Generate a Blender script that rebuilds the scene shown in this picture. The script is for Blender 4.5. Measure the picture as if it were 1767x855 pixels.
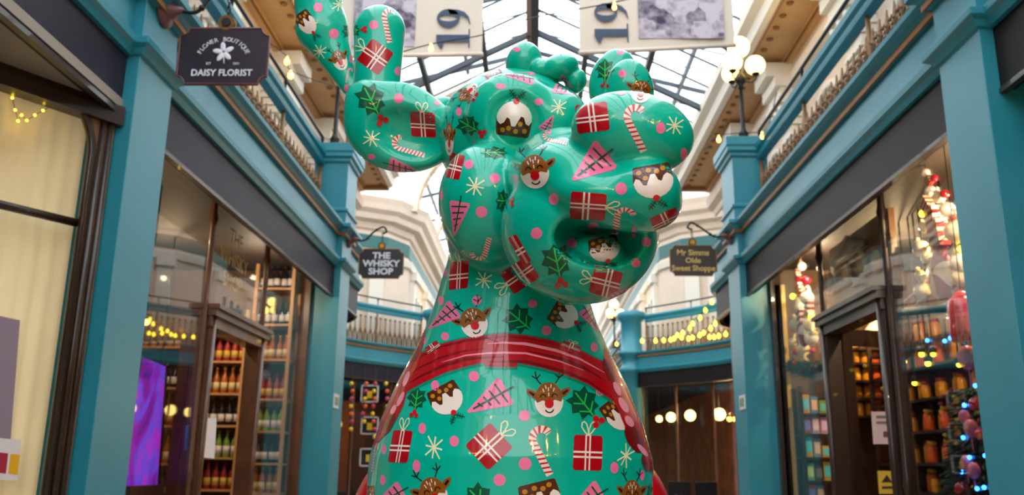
import bpy, bmesh, math, random
import numpy as np
from mathutils import Vector, Matrix
from mathutils.bvhtree import BVHTree
from mathutils.geometry import delaunay_2d_cdt

for o in list(bpy.data.objects): bpy.data.objects.remove(o)
S = bpy.context.scene
C = S.collection
random.seed(7)
PI = math.pi
E = 1.35                                   # eye height above the arcade floor (m)

# ------------------------------------------------------------------ camera
PXC, PYC, FPX = 883.5, 427.5, 1505.3
def _n(v): return v / np.linalg.norm(v)
_fy = _n(np.array([919. - PXC, -(807. - PYC), -FPX]))
_uz = _n(np.array([955. - PXC, -(-5550. - PYC), -FPX]))
_rx = np.cross(_fy, _uz)
CM = np.stack([_rx, _fy, _uz])             # world axes (rows) in camera axes
cam_d = bpy.data.cameras.new('camera')
cam = bpy.data.objects.new('camera', cam_d); C.objects.link(cam)
cam_d.sensor_width = 36; cam_d.lens = FPX / 1767 * 36
m4 = Matrix.Identity(4)
for i in range(3):
    for j in range(3): m4[i][j] = CM[i, j]
m4[0][3], m4[1][3], m4[2][3] = 0, 0, E
cam.matrix_world = m4
cam_d.clip_start = 0.05; cam_d.clip_end = 400
cam_d.dof.use_dof = True; cam_d.dof.focus_distance = 1.9; cam_d.dof.aperture_fstop = 5.6
S.camera = cam

# ------------------------------------------------------------------ world and view
w = bpy.data.worlds.new('overcast sky'); S.world = w; w.use_nodes = True
bg = w.node_tree.nodes['Background']
bg.inputs['Color'].default_value = (0.90, 0.96, 1.0, 1)
bg.inputs['Strength'].default_value = 2.1
S.view_settings.view_transform = 'Standard'; S.view_settings.look = 'None'
S.view_settings.gamma = 1; S.view_settings.use_curve_mapping = False
S.view_settings.exposure = 0.85

# ------------------------------------------------------------------ measuring helpers: a sight line met with a real plane
def sight(px, py):
    v = CM @ np.array([px - PXC, -(py - PYC), -FPX]); return v / np.linalg.norm(v)
def atX(px, py, X): r = sight(px, py); r = r * X / r[0]; return Vector((r[0], r[1], r[2] + E))
def atY(px, py, Y): r = sight(px, py); r = r * Y / r[1]; return Vector((r[0], r[1], r[2] + E))
def atZ(px, py, z): r = sight(px, py); r = r * (z - E) / r[2]; return Vector((r[0], r[1], r[2] + E))

# ------------------------------------------------------------------ materials
def srgb(r, g, b):
    f = lambda c: (c / 255 / 12.92) if c / 255 <= 0.04045 else ((c / 255 + 0.055) / 1.055) ** 2.4
    return (f(r), f(g), f(b), 1)
MATS = {}
def mat(name, col, rough=0.5, metal=0.0, emit=0.0, ecol=None, noise=0.0, nscale=8.0, bump=0.0, bscale=60.0, coat=0.0, spec=0.5):
    if name in MATS: return MATS[name]
    m = bpy.data.materials.new(name); m.use_nodes = True; nt = m.node_tree; b = nt.nodes['Principled BSDF']
    b.inputs['Base Color'].default_value = col; b.inputs['Roughness'].default_value = rough
    b.inputs['Metallic'].default_value = metal; b.inputs['Specular IOR Level'].default_value = spec
    b.inputs['Coat Weight'].default_value = coat; b.inputs['Coat Roughness'].default_value = 0.04
    if emit:
        b.inputs['Emission Color'].default_value = ecol or col; b.inputs['Emission Strength'].default_value = emit
    if noise or bump:
        tc = nt.nodes.new('ShaderNodeTexCoord')
    if noise:
        n = nt.nodes.new('ShaderNodeTexNoise'); n.inputs['Scale'].default_value = nscale; n.inputs['Detail'].default_value = 5
        nt.links.new(tc.outputs['Object'], n.inputs['Vector'])
        r = nt.nodes.new('ShaderNodeMapRange'); r.inputs[1].default_value = .3; r.inputs[2].default_value = .7
        r.inputs[3].default_value = 1 - noise; r.inputs[4].default_value = 1 + noise
        nt.links.new(n.outputs['Fac'], r.inputs[0])
        x = nt.nodes.new('ShaderNodeMixRGB'); x.blend_type = 'MULTIPLY'; x.inputs[0].default_value = 1
        x.inputs[1].default_value = col; nt.links.new(r.outputs[0], x.inputs[2]); nt.links.new(x.outputs[0], b.inputs['Base Color'])
    if bump:
        n2 = nt.nodes.new('ShaderNodeTexNoise'); n2.inputs['Scale'].default_value = bscale; n2.inputs['Detail'].default_value = 3
        nt.links.new(tc.outputs['Object'], n2.inputs['Vector'])
        bp = nt.nodes.new('ShaderNodeBump'); bp.inputs['Strength'].default_value = bump; bp.inputs['Distance'].default_value = .01
        nt.links.new(n2.outputs['Fac'], bp.inputs['Height']); nt.links.new(bp.outputs[0], b.inputs['Normal'])
    MATS[name] = m; return m
def glass_mat(name, tint=(0.96, 0.98, 0.98, 1), refl=1.0, rough=0.015):
    m = bpy.data.materials.new(name); m.use_nodes = True; nt = m.node_tree; nt.nodes.clear()
    out = nt.nodes.new('ShaderNodeOutputMaterial'); mix = nt.nodes.new('ShaderNodeMixShader')
    t = nt.nodes.new('ShaderNodeBsdfTransparent'); t.inputs[0].default_value = tint
    g = nt.nodes.new('ShaderNodeBsdfGlossy'); g.inputs['Roughness'].default_value = rough
    fr = nt.nodes.new('ShaderNodeFresnel'); fr.inputs['IOR'].default_value = 1.5
    mu = nt.nodes.new('ShaderNodeMath'); mu.operation = 'MULTIPLY'; mu.inputs[1].default_value = refl; mu.use_clamp = True
    nt.links.new(fr.outputs[0], mu.inputs[0]); nt.links.new(mu.outputs[0], mix.inputs[0])
    nt.links.new(t.outputs[0], mix.inputs[1]); nt.links.new(g.outputs[0], mix.inputs[2]); nt.links.new(mix.outputs[0], out.inputs[0])
    MATS[name] = m; return m

# ------------------------------------------------------------------ mesh helpers
def link(name, me, m=None, parent=None, label=None):
    o = bpy.data.objects.new(name, me); C.objects.link(o)
    if m is not None:
        for k in (m if isinstance(m, (list, tuple)) else [m]): me.materials.append(k)
    if parent: o.parent = parent
    if label: o['label'] = label
    return o
def tag(o, label, cat, group=None):
    o['label'] = label; o['category'] = cat
    if group: o['group'] = group
    return o
def struct(o): o['kind'] = 'structure'; return o
def thing(name, label, cat, loc=(0, 0, 0), group=None, rz=0.0):
    o = bpy.data.objects.new(name, None); C.objects.link(o); o.location = loc; o.rotation_euler = (0, 0, rz)
    o.empty_display_size = .1
    return tag(o, label, cat, group)
def obj(name, bm, m=None, parent=None, label=None, smooth=False, bevel=0.0, local=None):
    bmesh.ops.recalc_face_normals(bm, faces=bm.faces[:])
    me = bpy.data.meshes.new(name)
    if local is not None: bmesh.ops.translate(bm, verts=bm.verts[:], vec=-Vector(local))
    bm.to_mesh(me); bm.free()
    if smooth:
        for p in me.polygons: p.use_smooth = True
    o = link(name, me, m, parent, label)
    if bevel:
        b = o.modifiers.new('b', 'BEVEL'); b.width = bevel; b.segments = 2; b.limit_method = 'ANGLE'; b.angle_limit = .6
    return o
def part(name, bm, m, parent, label=None, smooth=False, bevel=0.0):
    """bm is in world space; the parent is an empty (or thing) at parent.location"""
    if parent.rotation_euler.z: bmesh.ops.transform(bm, matrix=Matrix.Rotation(-parent.rotation_euler.z, 4, 'Z') @ Matrix.Translation(-parent.location), verts=bm.verts[:])
    else: bmesh.ops.translate(bm, verts=bm.verts[:], vec=-parent.location)
    return obj(name, bm, m, parent, label, smooth, bevel)
def BM(): return bmesh.new()
def box(bm, lo, hi, mx=None, mi=0):
    vs = [bm.verts.new((x, y, z)) for x in (lo[0], hi[0]) for y in (lo[1], hi[1]) for z in (lo[2], hi[2])]
    if mx is not None:
        for v in vs: v.co = mx @ v.co
    for f in ((0, 1, 3, 2), (4, 6, 7, 5), (0, 4, 5, 1), (2, 3, 7, 6), (0, 2, 6, 4), (1, 5, 7, 3)):
        fc = bm.faces.new([vs[i] for i in f]); fc.material_index = mi
    return bm
def tube(bm, pts, r, seg=10, mi=0, closed=False):
    pts = [Vector(p) for p in pts]; n = len(pts); rs = r if isinstance(r, (list, tuple)) else [r] * n
    rings = []; up = None
    for i, p in enumerate(pts):
        if closed: t = (pts[(i + 1) % n] - pts[i - 1]).normalized()
        else: t = (pts[min(i + 1, n - 1)] - pts[max(i - 1, 0)]).normalized()
        if up is None: up = Vector((0, 0, 1)) if abs(t.z) < .9 else Vector((1, 0, 0))
        a = t.cross(up).normalized(); b = a.cross(t).normalized(); up = b
        rings.append([bm.verts.new(p + (a * math.cos(k * 2 * PI / seg) + b * math.sin(k * 2 * PI / seg)) * rs[i]) for k in range(seg)])
    for i in range(n if closed else n - 1):
        A, B = rings[i], rings[(i + 1) % n]
        for k in range(seg):
            f = bm.faces.new((A[k], A[(k + 1) % seg], B[(k + 1) % seg], B[k])); f.material_index = mi; f.smooth = True
    if not closed:
        for R in (rings[0], rings[-1]):
            try: bm.faces.new(R).material_index = mi
            except ValueError: pass
    return bm
def lathe(bm, prof, c, seg=20, axis='Z', mi=0):
    c = Vector(c); rings = []
    for r, h in prof:
        ring = []
        for k in range(seg):
            a = 2 * PI * k / seg; x, y = r * math.cos(a), r * math.sin(a)
            v = {'Z': Vector((x, y, h)), 'X': Vector((h, x, y)), 'Y': Vector((x, h, y))}[axis]
            ring.append(bm.verts.new(c + v))
        rings.append(ring)
    for A, B in zip(rings, rings[1:]):
        for k in range(seg):
            f = bm.faces.new((A[k], A[(k + 1) % seg], B[(k + 1) % seg], B[k])); f.material_index = mi; f.smooth = True
    for R in (rings[0], rings[-1]):
        try: bm.faces.new(R).material_index = mi
        except ValueError: pass
    return bm
def ball(bm, c, r, seg=14, mi=0, sc=(1, 1, 1)):
    prof = [(max(r * math.sin(PI * i / (seg // 2)), 1e-4), -r * math.cos(PI * i / (seg // 2))) for i in range(seg // 2 + 1)]
    n0 = len(bm.verts); lathe(bm, prof, (0, 0, 0), seg, mi=mi); bm.verts.ensure_lookup_table()
    for v in bm.verts[n0:]: v.co = Vector(c) + Vector((v.co.x * sc[0], v.co.y * sc[1], v.co.z * sc[2]))
    return bm
def sweep(bm, path, prof, side=1, closed_prof=True, mi=0):
    """path: (x, y) in plan; prof: (offset, z), offset to the left of the travel direction times side; mitred corners"""
    n = len(path); P = [Vector((p[0], p[1])) for p in path]; rings = []
    for i in range(n):
        d0 = (P[i] - P[i - 1]).normalized() if i else None
        d1 = (P[i + 1] - P[i]).normalized() if i < n - 1 else None
        if d0 is None: d0 = d1
        if d1 is None: d1 = d0
        n0 = Vector((-d0.y, d0.x)); n1 = Vector((-d1.y, d1.x)); nn = (n0 + n1).normalized(); k = 1 / max(nn.dot(n0), .3)
        rings.append([bm.verts.new((P[i].x + nn.x * o * k * side, P[i].y + nn.y * o * k * side, z)) for o, z in prof])
    m = len(prof)
    for A, B in zip(rings, rings[1:]):
        for k in range(m if closed_prof else m - 1):
            f = bm.faces.new((A[k], A[(k + 1) % m], B[(k + 1) % m], B[k])); f.material_index = mi
    if closed_prof and m > 2:
        for R in (rings[0], rings[-1]): bm.faces.new(R).material_index = mi
    return bm
def prism(bm, pts2, fn, d0, d1, mi=0):
    """extrude the closed 2D outline pts2; fn(u, v, d) gives the point"""
    A = [bm.verts.new(fn(u, v, d0)) for u, v in pts2]; B = [bm.verts.new(fn(u, v, d1)) for u, v in pts2]
    n = len(pts2)
    for k in range(n): bm.faces.new((A[k], A[(k + 1) % n], B[(k + 1) % n], B[k])).material_index = mi
    bm.faces.new(A).material_index = mi; bm.faces.new(B[::-1]).material_index = mi
    return bm
def catmull(pts, k=8):
    out = []; P = [Vector(p) for p in pts]
    for i in range(len(P) - 1):
        p0, p1, p2, p3 = P[max(i - 1, 0)], P[i], P[i + 1], P[min(i + 2, len(P) - 1)]
        for j in range(k):
            t = j / k
            out.append(.5 * ((2 * p1) + (p2 - p0) * t + (2 * p0 - 5 * p1 + 4 * p2 - p3) * t * t + (3 * p1 - p0 - 3 * p2 + p3) * t ** 3))
    out.append(P[-1]); return out
def text_mesh(name, body, size, m, parent, loc, rot, extrude=.002, align='CENTER', sx=1.0, bold=0.0):
    cu = bpy.data.curves.new(name, 'FONT'); cu.body = body; cu.size = size; cu.extrude = extrude; cu.align_x = align; cu.align_y = 'CENTER'
    cu.offset = bold; cu.resolution_u = 3; cu.space_character = 1.0
    t = bpy.data.objects.new(name, cu); C.objects.link(t); t.parent = parent; t.location = loc; t.rotation_euler = rot; t.scale = (sx, 1, 1)
    cu.materials.append(m); bpy.context.view_layer.update()
    me = bpy.data.meshes.new_from_object(t.evaluated_get(bpy.context.evaluated_depsgraph_get())); me.name = name; bpy.data.objects.remove(t)
    if not me.materials: me.materials.append(m)
    o = bpy.data.objects.new(name, me); C.objects.link(o); o.parent = parent; o.location = loc; o.rotation_euler = rot; o.scale = (sx, 1, 1); return o
# ================================================================== the arcade
M_teal = mat('teal paint', srgb(30, 134, 154), .40, noise=.07, nscale=1.6, bump=.06, bscale=30, spec=.7)
M_board = mat('fascia charcoal', srgb(38, 36, 52), .5, noise=.12, nscale=2, bump=.2, bscale=80, spec=.18)
M_gold = mat('brown gilt line', srgb(150, 96, 40), .45, metal=.2, noise=.1)
M_cream = mat('cream plaster', srgb(228, 208, 190), .6, noise=.05, nscale=2)
M_white = mat('white plaster', srgb(236, 228, 216), .6)
M_soff = mat('tan soffit', srgb(208, 168, 122), .6, noise=.08, nscale=3)
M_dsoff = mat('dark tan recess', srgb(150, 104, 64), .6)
M_gal = mat('gallery green', srgb(44, 104, 104), .5)
M_iron = mat('gilt ironwork', srgb(140, 104, 72), .5, metal=.3, noise=.15, nscale=20)
M_black = mat('black metal', srgb(34, 32, 36), .4, metal=.4)
M_bar = mat('steel glazing bar', srgb(46, 56, 66), .5)
M_wood = mat('bronze wood', srgb(92, 56, 34), .35, noise=.25, nscale=6, coat=.3)
M_dwood = mat('dark wood', srgb(44, 28, 22), .4, noise=.2, nscale=5, coat=.3)
M_floor = mat('floor tiles', srgb(150, 130, 112), .3, noise=.1, nscale=3)
M_dark = mat('shop interior dark', srgb(46, 34, 28), .7)
M_glass = glass_mat('window glass', (.97, .98, .98, 1), .32)
M_roofglass = glass_mat('roof glass', (.98, .99, 1, 1), .35)

A0 = {-1: 2.43, 1: 2.50}                    # corridor half width to the pilaster fronts
NEAR = {-1: (4.87, 5.36), 1: (4.53, 5.02)}; FAR = {-1: (10.68, 11.22), 1: (10.42, 11.02)}
def side_path(s, extra=0.0, y0=-7.0):
    a = A0[s] + .08
    r = [(a, y0), (a, 11.9)] + [tuple(v) for v in catmull([(a, 12.2), (2.78, 12.75), (3.5, 13.3), (4.45, 14.5), (5.1, 16.2), (5.25, 17.9), (5.0, 19.6), (4.4, 21.0), (3.45, 22.2), (2.8, 22.9)], 4)] + [(2.50, 23.4), (2.50, 46)]
    return [(s * (x + 0), y) for x, y in r]
floor = BM(); box(floor, (-9, -7, -.2), (9, 60, 0)); struct(obj('floor', floor, M_floor))
for s in (-1, 1):
    nm = 'left' if s < 0 else 'right'; pth = side_path(s); sd = 1 if s > 0 else 1
    sd = s                                    # offsets point to the corridor
    def sw(name, prof, m, z0=E, **k):
        bm = BM(); sweep(bm, pth, [(o, z + z0) for o, z in prof], side=sd); o = struct(obj(name, bm, m)); return o
    sw('trim_1_' + nm, [(0, 2.43), (.03, 2.43), (.05, 2.47), (.075, 2.49), (.08, 2.53), (.06, 2.54), (.01, 2.56), (.01, 2.83), (.04, 2.835), (.04, 2.875), (.05, 2.88), (.07, 2.91), (.115, 2.925), (.12, 2.96), (-.9, 2.96), (-.9, 2.43)], M_teal)
    g = BM(); sweep(g, pth, [(o, z + E) for o, z in [(.03, 2.825), (.048, 2.825), (.048, 2.868), (.03, 2.868)]], side=sd); struct(obj('trim_2_' + nm, g, M_gold))
    g = BM(); sweep(g, pth, [(o, z + E) for o, z in [(-.02, 2.06), (.0, 2.06), (.0, 2.44), (-.08, 2.44), (-.08, 2.06)]], side=sd); o = struct(obj('trim_3_' + nm, g, M_board if s < 0 else mat('fascia brown black', srgb(28, 24, 25), .5, noise=.12, nscale=2, bump=.2, bscale=80, spec=.18)))
    g = BM(); sweep(g, pth, [(o, z + E) for o, z in [(-.03, 2.035), (.010, 2.035), (.010, 2.065), (-.03, 2.065)]], side=sd); struct(obj('trim_4_' + nm, g, M_dwood))
    # upper storey
    up = [(s * x, y) for x, y in [(4.05, -7), (4.05, 15.2), (4.9, 15.6), (6.3, 16.6), (6.6, 17.9), (6.2, 20.2), (5.3, 21.9), (3.95, 22.7), (3.5, 23.6), (3.5, 46)]]
    g = BM(); sweep(g, up, [(0, 2.9 + E), (0, 6.35 + E), (-.3, 6.35 + E), (-.3, 2.9 + E)], side=sd); struct(obj('wall_' + nm, g, M_cream))
    # main cornice with its wide soffit (near range)
    near = [(s * 4.05, -7), (s * 4.05, 18.7)]
    g = BM(); sweep(g, near, [(o, z + E) for o, z in [(0, 5.45), (.05, 5.45), (.08, 5.55), (.2, 5.62), (.22, 5.8), (.14, 5.82), (.14, 6.0), (0, 6.0)]], side=sd); struct(obj('trim_5_' + nm, g, M_cream))
    g = BM(); sweep(g, near, [(o, z + E) for o, z in [(0, 6.0), (.22, 6.0), (.22, 6.05), (.26, 6.05), (.26, 6.1), (.78, 6.1), (.78, 6.22), (0, 6.22)]], side=sd)
    struct(obj('trim_6_' + nm, g, M_soff))
    g = BM()
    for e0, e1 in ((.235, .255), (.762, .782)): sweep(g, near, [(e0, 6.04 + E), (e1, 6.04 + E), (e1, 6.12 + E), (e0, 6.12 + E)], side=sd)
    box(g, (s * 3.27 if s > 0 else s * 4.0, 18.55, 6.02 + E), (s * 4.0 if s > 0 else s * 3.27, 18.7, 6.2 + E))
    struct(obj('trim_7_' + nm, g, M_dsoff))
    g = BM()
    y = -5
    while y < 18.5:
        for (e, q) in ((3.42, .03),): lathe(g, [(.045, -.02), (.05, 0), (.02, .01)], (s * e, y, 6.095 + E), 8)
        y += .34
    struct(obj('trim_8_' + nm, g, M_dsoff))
    g = BM(); sweep(g, near, [(o, z + E) for o, z in [(.78, 6.08), (.86, 6.12), (.88, 6.3), (1.0, 6.36), (1.02, 6.5), (.9, 6.55), (.78, 6.4)]], side=sd); struct(obj('trim_9_' + nm, g, M_white))
    # wall pilasters with capitals, arched windows of the gallery
    py_ = {1: [1.2, 3.9, 7.15, 9.75, 12.6, 15.0], -1: [1.0, 3.6, 6.8, 9.4, 12.2, 14.8]}[s]
    for i, y in enumerate(py_):
        g = BM()
        def bx(x0, x1, hw, z0, z1): box(g, (min(s * x0, s * x1), y - hw, z0 + E), (max(s * x0, s * x1), y + hw, z1 + E))
        bx(3.88, 4.05, .24, 2.96, 4.9); bx(3.84, 4.05, .28, 2.96, 3.3); bx(3.84, 4.05, .27, 4.88, 4.94)
        for k, (z, e) in enumerate(((4.94, .0), (5.05, .05), (5.16, .1), (5.27, .14), (5.36, .2))): bx(3.86 - e, 4.05, .25 + e * .6, z, z + .10)
        for yy in (-.2, 0, .2): ball(g, (s * 3.80, y + yy, 5.14 + E), .09, 10); ball(g, (s * 3.74, y + yy * 1.2, 5.3 + E), .07, 10)
        bx(3.70, 4.05, .33, 5.46, 5.62); bx(3.62, 4.05, .37, 5.62, 5.8); bx(3.5, 4.05, .33, 5.8, 6.02)
        struct(obj('column_%d' % (i + 1), g, M_white))
    for i in range(len(py_) - 1):
        yc = (py_[i] + py_[i + 1]) / 2; hw = .72; X = s * 4.03
        g = BM(); rim = []
        pts = [(-hw, 3.2)] + [(-hw, 4.4)] + [(hw * math.cos(a), 4.4 + hw * math.sin(a)) for a in [PI - PI * k / 12 for k in range(1, 12)]] + [(hw, 4.4), (hw, 3.2)]
        tube(g, [(X, yc + u, v + E) for u, v in pts], .07, 8)
        tube(g, [(X, yc, 3.2 + E), (X, yc, 5.1 + E)], .025, 6); tube(g, [(X, yc - hw, 4.4 + E), (X, yc + hw, 4.4 + E)], .025, 6)
        fr = struct(obj('window_%d_frame' % (i + 1), g, M_white))
        g = BM(); prism(g, pts, lambda u, v, d: Vector((X + s * d - s * .015, yc + u, v + E)), 0, .02); struct(obj('window_%d' % (i + 1), g, mat('gallery window dark glass', srgb(70, 74, 72), .1)))
        # green band panels under the cornice
        g = BM(); box(g, (min(X, X - s * .03), yc - .85, 5.62 + E), (max(X, X - s * .03), yc + .85, 5.95 + E)); 
        struct(obj('trim_%d_%s' % (20 + i, nm), g, M_gal))
    # gallery floor is the entablature top; shop walls below: piers behind pilasters
    # rotunda and far corridor upper cornice
    farp = [(s * x, y) for x, y in [(4.9, 15.6), (6.3, 16.6), (6.6, 17.9), (6.2, 20.2), (5.3, 21.9), (3.95, 22.7), (3.5, 23.6), (3.5, 46)]]
    g = BM(); sweep(g, farp, [(o, z + E) for o, z in [(0, 6.1), (.08, 6.15), (.12, 6.3), (.3, 6.36), (.34, 6.5), (.46, 6.6), (.5, 6.75), (.56, 6.9), (-.3, 6.9), (-.3, 6.1)]], side=sd); struct(obj('trim_10_' + nm, g, M_cream))
    g = BM(); sweep(g, farp, [(o, z + E) for o, z in [(0, 5.62), (.03, 5.62), (.03, 5.98), (0, 5.98)]], side=sd); struct(obj('trim_11_' + nm, g, M_gal))
    g = BM(); sweep(g, farp, [(o, z + E) for o, z in [(0, 5.3), (.08, 5.32), (.12, 5.5), (.02, 5.55), (0, 5.55)]], side=sd); struct(obj('trim_12_' + nm, g, M_white))
    # far wall pilasters and arched windows
    k = 0
    for (x, y, dx, dy) in [(5.75, 21.05, -.9, 1.7), (4.75, 22.23, -1.35, .8), (4.2, 22.55, -1.35, .8), (3.5, 24.4, 0, 1), (3.5, 27.2, 0, 1), (3.5, 30, 0, 1), (3.5, 33, 0, 1), (3.5, 36, 0, 1), (3.5, 40, 0, 1)]:
        k += 1; g = BM(); d = Vector((dx, dy, 0)).normalized(); nn = Vector((-d.y, d.x, 0)) if True else None
        nn = nn if nn.x < 0 else -nn
        mx = Matrix(((s, 0, 0, 0), (0, 1, 0, 0), (0, 0, 1, 0), (0, 0, 0, 1))) @ Matrix(((d.x, nn.x, 0, x), (d.y, nn.y, 0, y), (0, 0, 1, 0), (0, 0, 0, 1)))
        box(g, (-.2, 0, 2.96 + E), (.2, .12, 5.3 + E), mx); box(g, (-.25, 0, 5.1 + E), (.25, .2, 5.35 + E), mx); box(g, (-.24, 0, 2.96 + E), (.24, .17, 3.3 + E), mx)
        if k > 3 and k < 9:
            for q in (.75, 1.35, 1.95):
                arcp = [(q - .22, 3.2)] + [(q - .22 * math.cos(PI * t / 6), 4.6 + .22 * math.sin(PI * t / 6)) for t in range(7)] + [(q + .22, 3.2)]
                tube(g, [mx @ Vector((u, .02, v + E)) for u, v in arcp], .05, 6)
            gg = BM()
            for q in (.75, 1.35, 1.95): prism(gg, [(q - .2, 3.2)] + [(q - .2 * math.cos(PI * t / 6), 4.6 + .2 * math.sin(PI * t / 6)) for t in range(7)] + [(q + .2, 3.2)], lambda u, v, d_: mx @ Vector((u, d_, v + E)), .0, .015)
            struct(obj('window_%d' % (10 + k), gg, mat('gallery window dark glass', (0, 0, 0, 1))))
        struct(obj('column_%d' % (10 + k), g, M_white))
    # the shop wall under the fascia of the rotunda and beyond, and dark backing
# pedestal pilasters -------------------------------------------------------------------
def pilaster(name, s, y0, y1, label=None):
    a = A0[s]; g = BM()
    pth = [(s * (a + .42), y0), (s * a, y0), (s * a, y1), (s * (a + .42), y1)]
    sweep(g, pth, [(o, z + E) for o, z in [(.03, -1.35), (.03, -1.1), (0, -1.06), (0, 2.43), (.02, 2.435), (.04, 2.47), (.07, 2.49), (.075, 2.53), (.0, 2.55), (0, 2.83), (.04, 2.835), (.04, 2.87), (.05, 2.88), (.07, 2.91), (.12, 2.925), (.12, 2.97),
        (.03, 3.0), (.03, 3.14), (.055, 3.15), (.055, 3.18), (.02, 3.2), (.02, 3.80), (.05, 3.82), (.05, 3.86), (.085, 3.88), (.085, 3.93), (.10, 3.95), (.10, 4.06), (-.1, 4.06), (-.1, -1.35)]], side=s)
    box(g, (min(s * (a + .05), s * (a + .42)), y0 + .05, 3.9 + E), (max(s * (a + .05), s * (a + .42)), y1 - .05, 4.06 + E))
    o = struct(obj(name, g, M_teal, bevel=.004))
    g = BM(); sweep(g, pth, [(o_, z + E) for o_, z in [(.03, 2.83), (.048, 2.83), (.048, 2.868), (.03, 2.868)]], side=s)
    q = obj('gilt_line', g, M_gold, o)
for k, (s, (y0, y1)) in enumerate([(-1, NEAR[-1]), (1, NEAR[1]), (-1, FAR[-1]), (1, FAR[1]), (-1, (-1.4, -.9)), (1, (-1.5, -1.0))]): pilaster('pillar_%d' % (k + 1), s, y0, y1)
for k, s in enumerate((-1, 1)):
    g = BM(); c = (s * 2.62, 23.25, 0)
    lathe(g, [(.32, 0), (.32, .3), (.27, .35), (.27, 2.4 + E), (.34, 2.45 + E), (.36, 2.55 + E), (.27, 2.6 + E), (.27, 2.83 + E), (.38, 2.92 + E), (.38, 3.0 + E), (.28, 3.05 + E), (.28, 3.8 + E), (.38, 3.9 + E), (.38, 4.05 + E), (.3, 4.08 + E)], c, 16)
    struct(obj('pillar_%d' % (7 + k), g, M_teal))
# gallery balustrades ------------------------------------------------------------------
def bal_run(s, pth, lab, group, dens=.16, rail_o=-.26, fine=True):
    root = thing('balustrade', lab, 'balustrade', (pth[0][0], pth[0][1], 2.96 + E), group)
    g = BM(); sweep(g, pth, [(o + rail_o, z + E) for o, z in [(-.05, 3.78), (.05, 3.78), (.06, 3.81), (.035, 3.83), (.035, 3.88), (.07, 3.90), (.08, 3.95), (.05, 3.98), (-.05, 3.98), (-.09, 3.95), (-.05, 3.88)]], side=s)
    part('top_rail', g, M_teal, root)
    # resample
    P = [Vector(p) for p in pth]; L = [0]
    for a, b in zip(P, P[1:]): L.append(L[-1] + (b - a).length)
    def at(d):
        for i in range(1, len(P)):
            if d <= L[i] + 1e-6:
                t = (d - L[i - 1]) / (L[i] - L[i - 1]); e = (P[i] - P[i - 1]).normalized(); n = Vector((-e.y, e.x)) * s; return P[i - 1].lerp(P[i], t) + n * rail_o, e
    iron = BM(); n = int(L[-1] / dens)
    for i in range(n):
        p, e = at((i + .5) * L[-1] / n)
        def q(u, z, dn=0): nn = Vector((-e.y, e.x)) * s; return Vector((p.x + e.x * u + nn.x * dn, p.y + e.y * u + nn.y * dn, 2.96 + (z - 2.96) * 1.5 + E))
        h = dens * .48; sg = 6 if fine else 4
        if fine:
            def ring(u, z, r_, w_=.013, a0=0, a1=2 * PI): tube(iron, [q(u + r_ * math.cos(a), z + r_ * .62 * math.sin(a)) for a in np.linspace(a0, a1, 9)], w_, sg)
            ring(-h * .5, 3.09, .042); ring(h * .5, 3.09, .042); ring(0, 3.20, .045, .014); ring(-h * .62, 3.28, .030, .012, 0, 4.6); ring(h * .62, 3.28, .030, .012, -1.4, 3.2)
            tube(iron, [q(-h, 2.97), q(-h * .3, 3.02), q(h * .3, 3.02), q(h, 2.97)], .013, sg); tube(iron, [q(0, 3.24), q(.012, 3.32), q(-.008, 3.40)], [.014, .02, .006], sg)
            for u_, z_, r_ in ((0, 3.31, .028), (-h * .62, 3.33, .022), (h * .62, 3.33, .022), (0, 3.10, .026), (-h, 3.16, .024)): ball(iron, q(u_, z_), r_, 6)
        else:
            tube(iron, [q(-h, 2.98), q(-h * .8, 3.12), q(0, 3.25), q(h * .8, 3.12), q(h, 2.98)], .02, sg); tube(iron, [q(0, 2.98), q(0, 3.42)], .016, sg); ball(iron, q(0, 3.42), .035, 6)
    part('scroll_ironwork', iron, M_iron, root)
    n = max(2, int(L[-1] / 1.4)); g2 = BM(); g3 = BM()
    for i in range(n + 1):
        p, e = at(min(L[-1] - .02, max(.02, i * L[-1] / n)))
        lathe(g2, [(.022, 0), (.03, .1), (.018, .16), (.03, .3), (.018, .38), (.028, .5), (.02, .84)], (p.x, p.y, 2.96 + E), 8)
        part('standard', g2, M_iron, root); g2 = BM()
        lathe(g3, [(.03, 0), (.03, .03), (.012, .04), (.012, .14), (.022, .15), (.022, .2), (.01, .22)], (p.x, p.y, 3.96 + E), 8)
    g2.free()
    hp = [at(d)[0] for d in np.linspace(.01, L[-1] - .01, max(3, int(L[-1] / .4)))]
    tube(g3, [(p.x, p.y, 4.16 + E) for p in hp], .020, 8); part('safety_rail', g3, M_black, root)
    return root
for s in (-1, 1):
    nm = 'left' if s < 0 else 'right'; a = A0[s] + .08
    bal_run(s, [(s * a, -1.0 if s < 0 else -1.1), (s * a, NEAR[s][0])], 'gallery balustrade of gilt scrolls directly above the %s' % ('arched blind window' if s < 0 else 'top corner of the sweet shop side'), 'gallery balustrades', .17)
    bal_run(s, [(s * a, NEAR[s][1]), (s * a, FAR[s][0])], 'teal railed gallery balustrade with gilt scrollwork above the %s' % ('whisky shop window' if s < 0 else 'sweet shop window'), 'gallery balustrades', .15)
    sp = side_path(s); i1 = next(i for i, p in enumerate(sp) if p[1] > 11.8); i2 = next(i for i, p in enumerate(sp) if p[1] > 22.95)
    bal_run(s, [(s * a, FAR[s][1])] + sp[i1:i2], 'curved rotunda balustrade far behind the statue%s' % (', no lights on it' if s < 0 else ', wound with yellow fairy lights'), 'gallery balustrades', .16, fine=False)
    bal_run(s, [(s * 2.5, 23.6), (s * 2.5, 44)], 'distant straight balustrade past the rotunda on the %s side' % nm, 'gallery balustrades', .3, fine=False)
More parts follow.
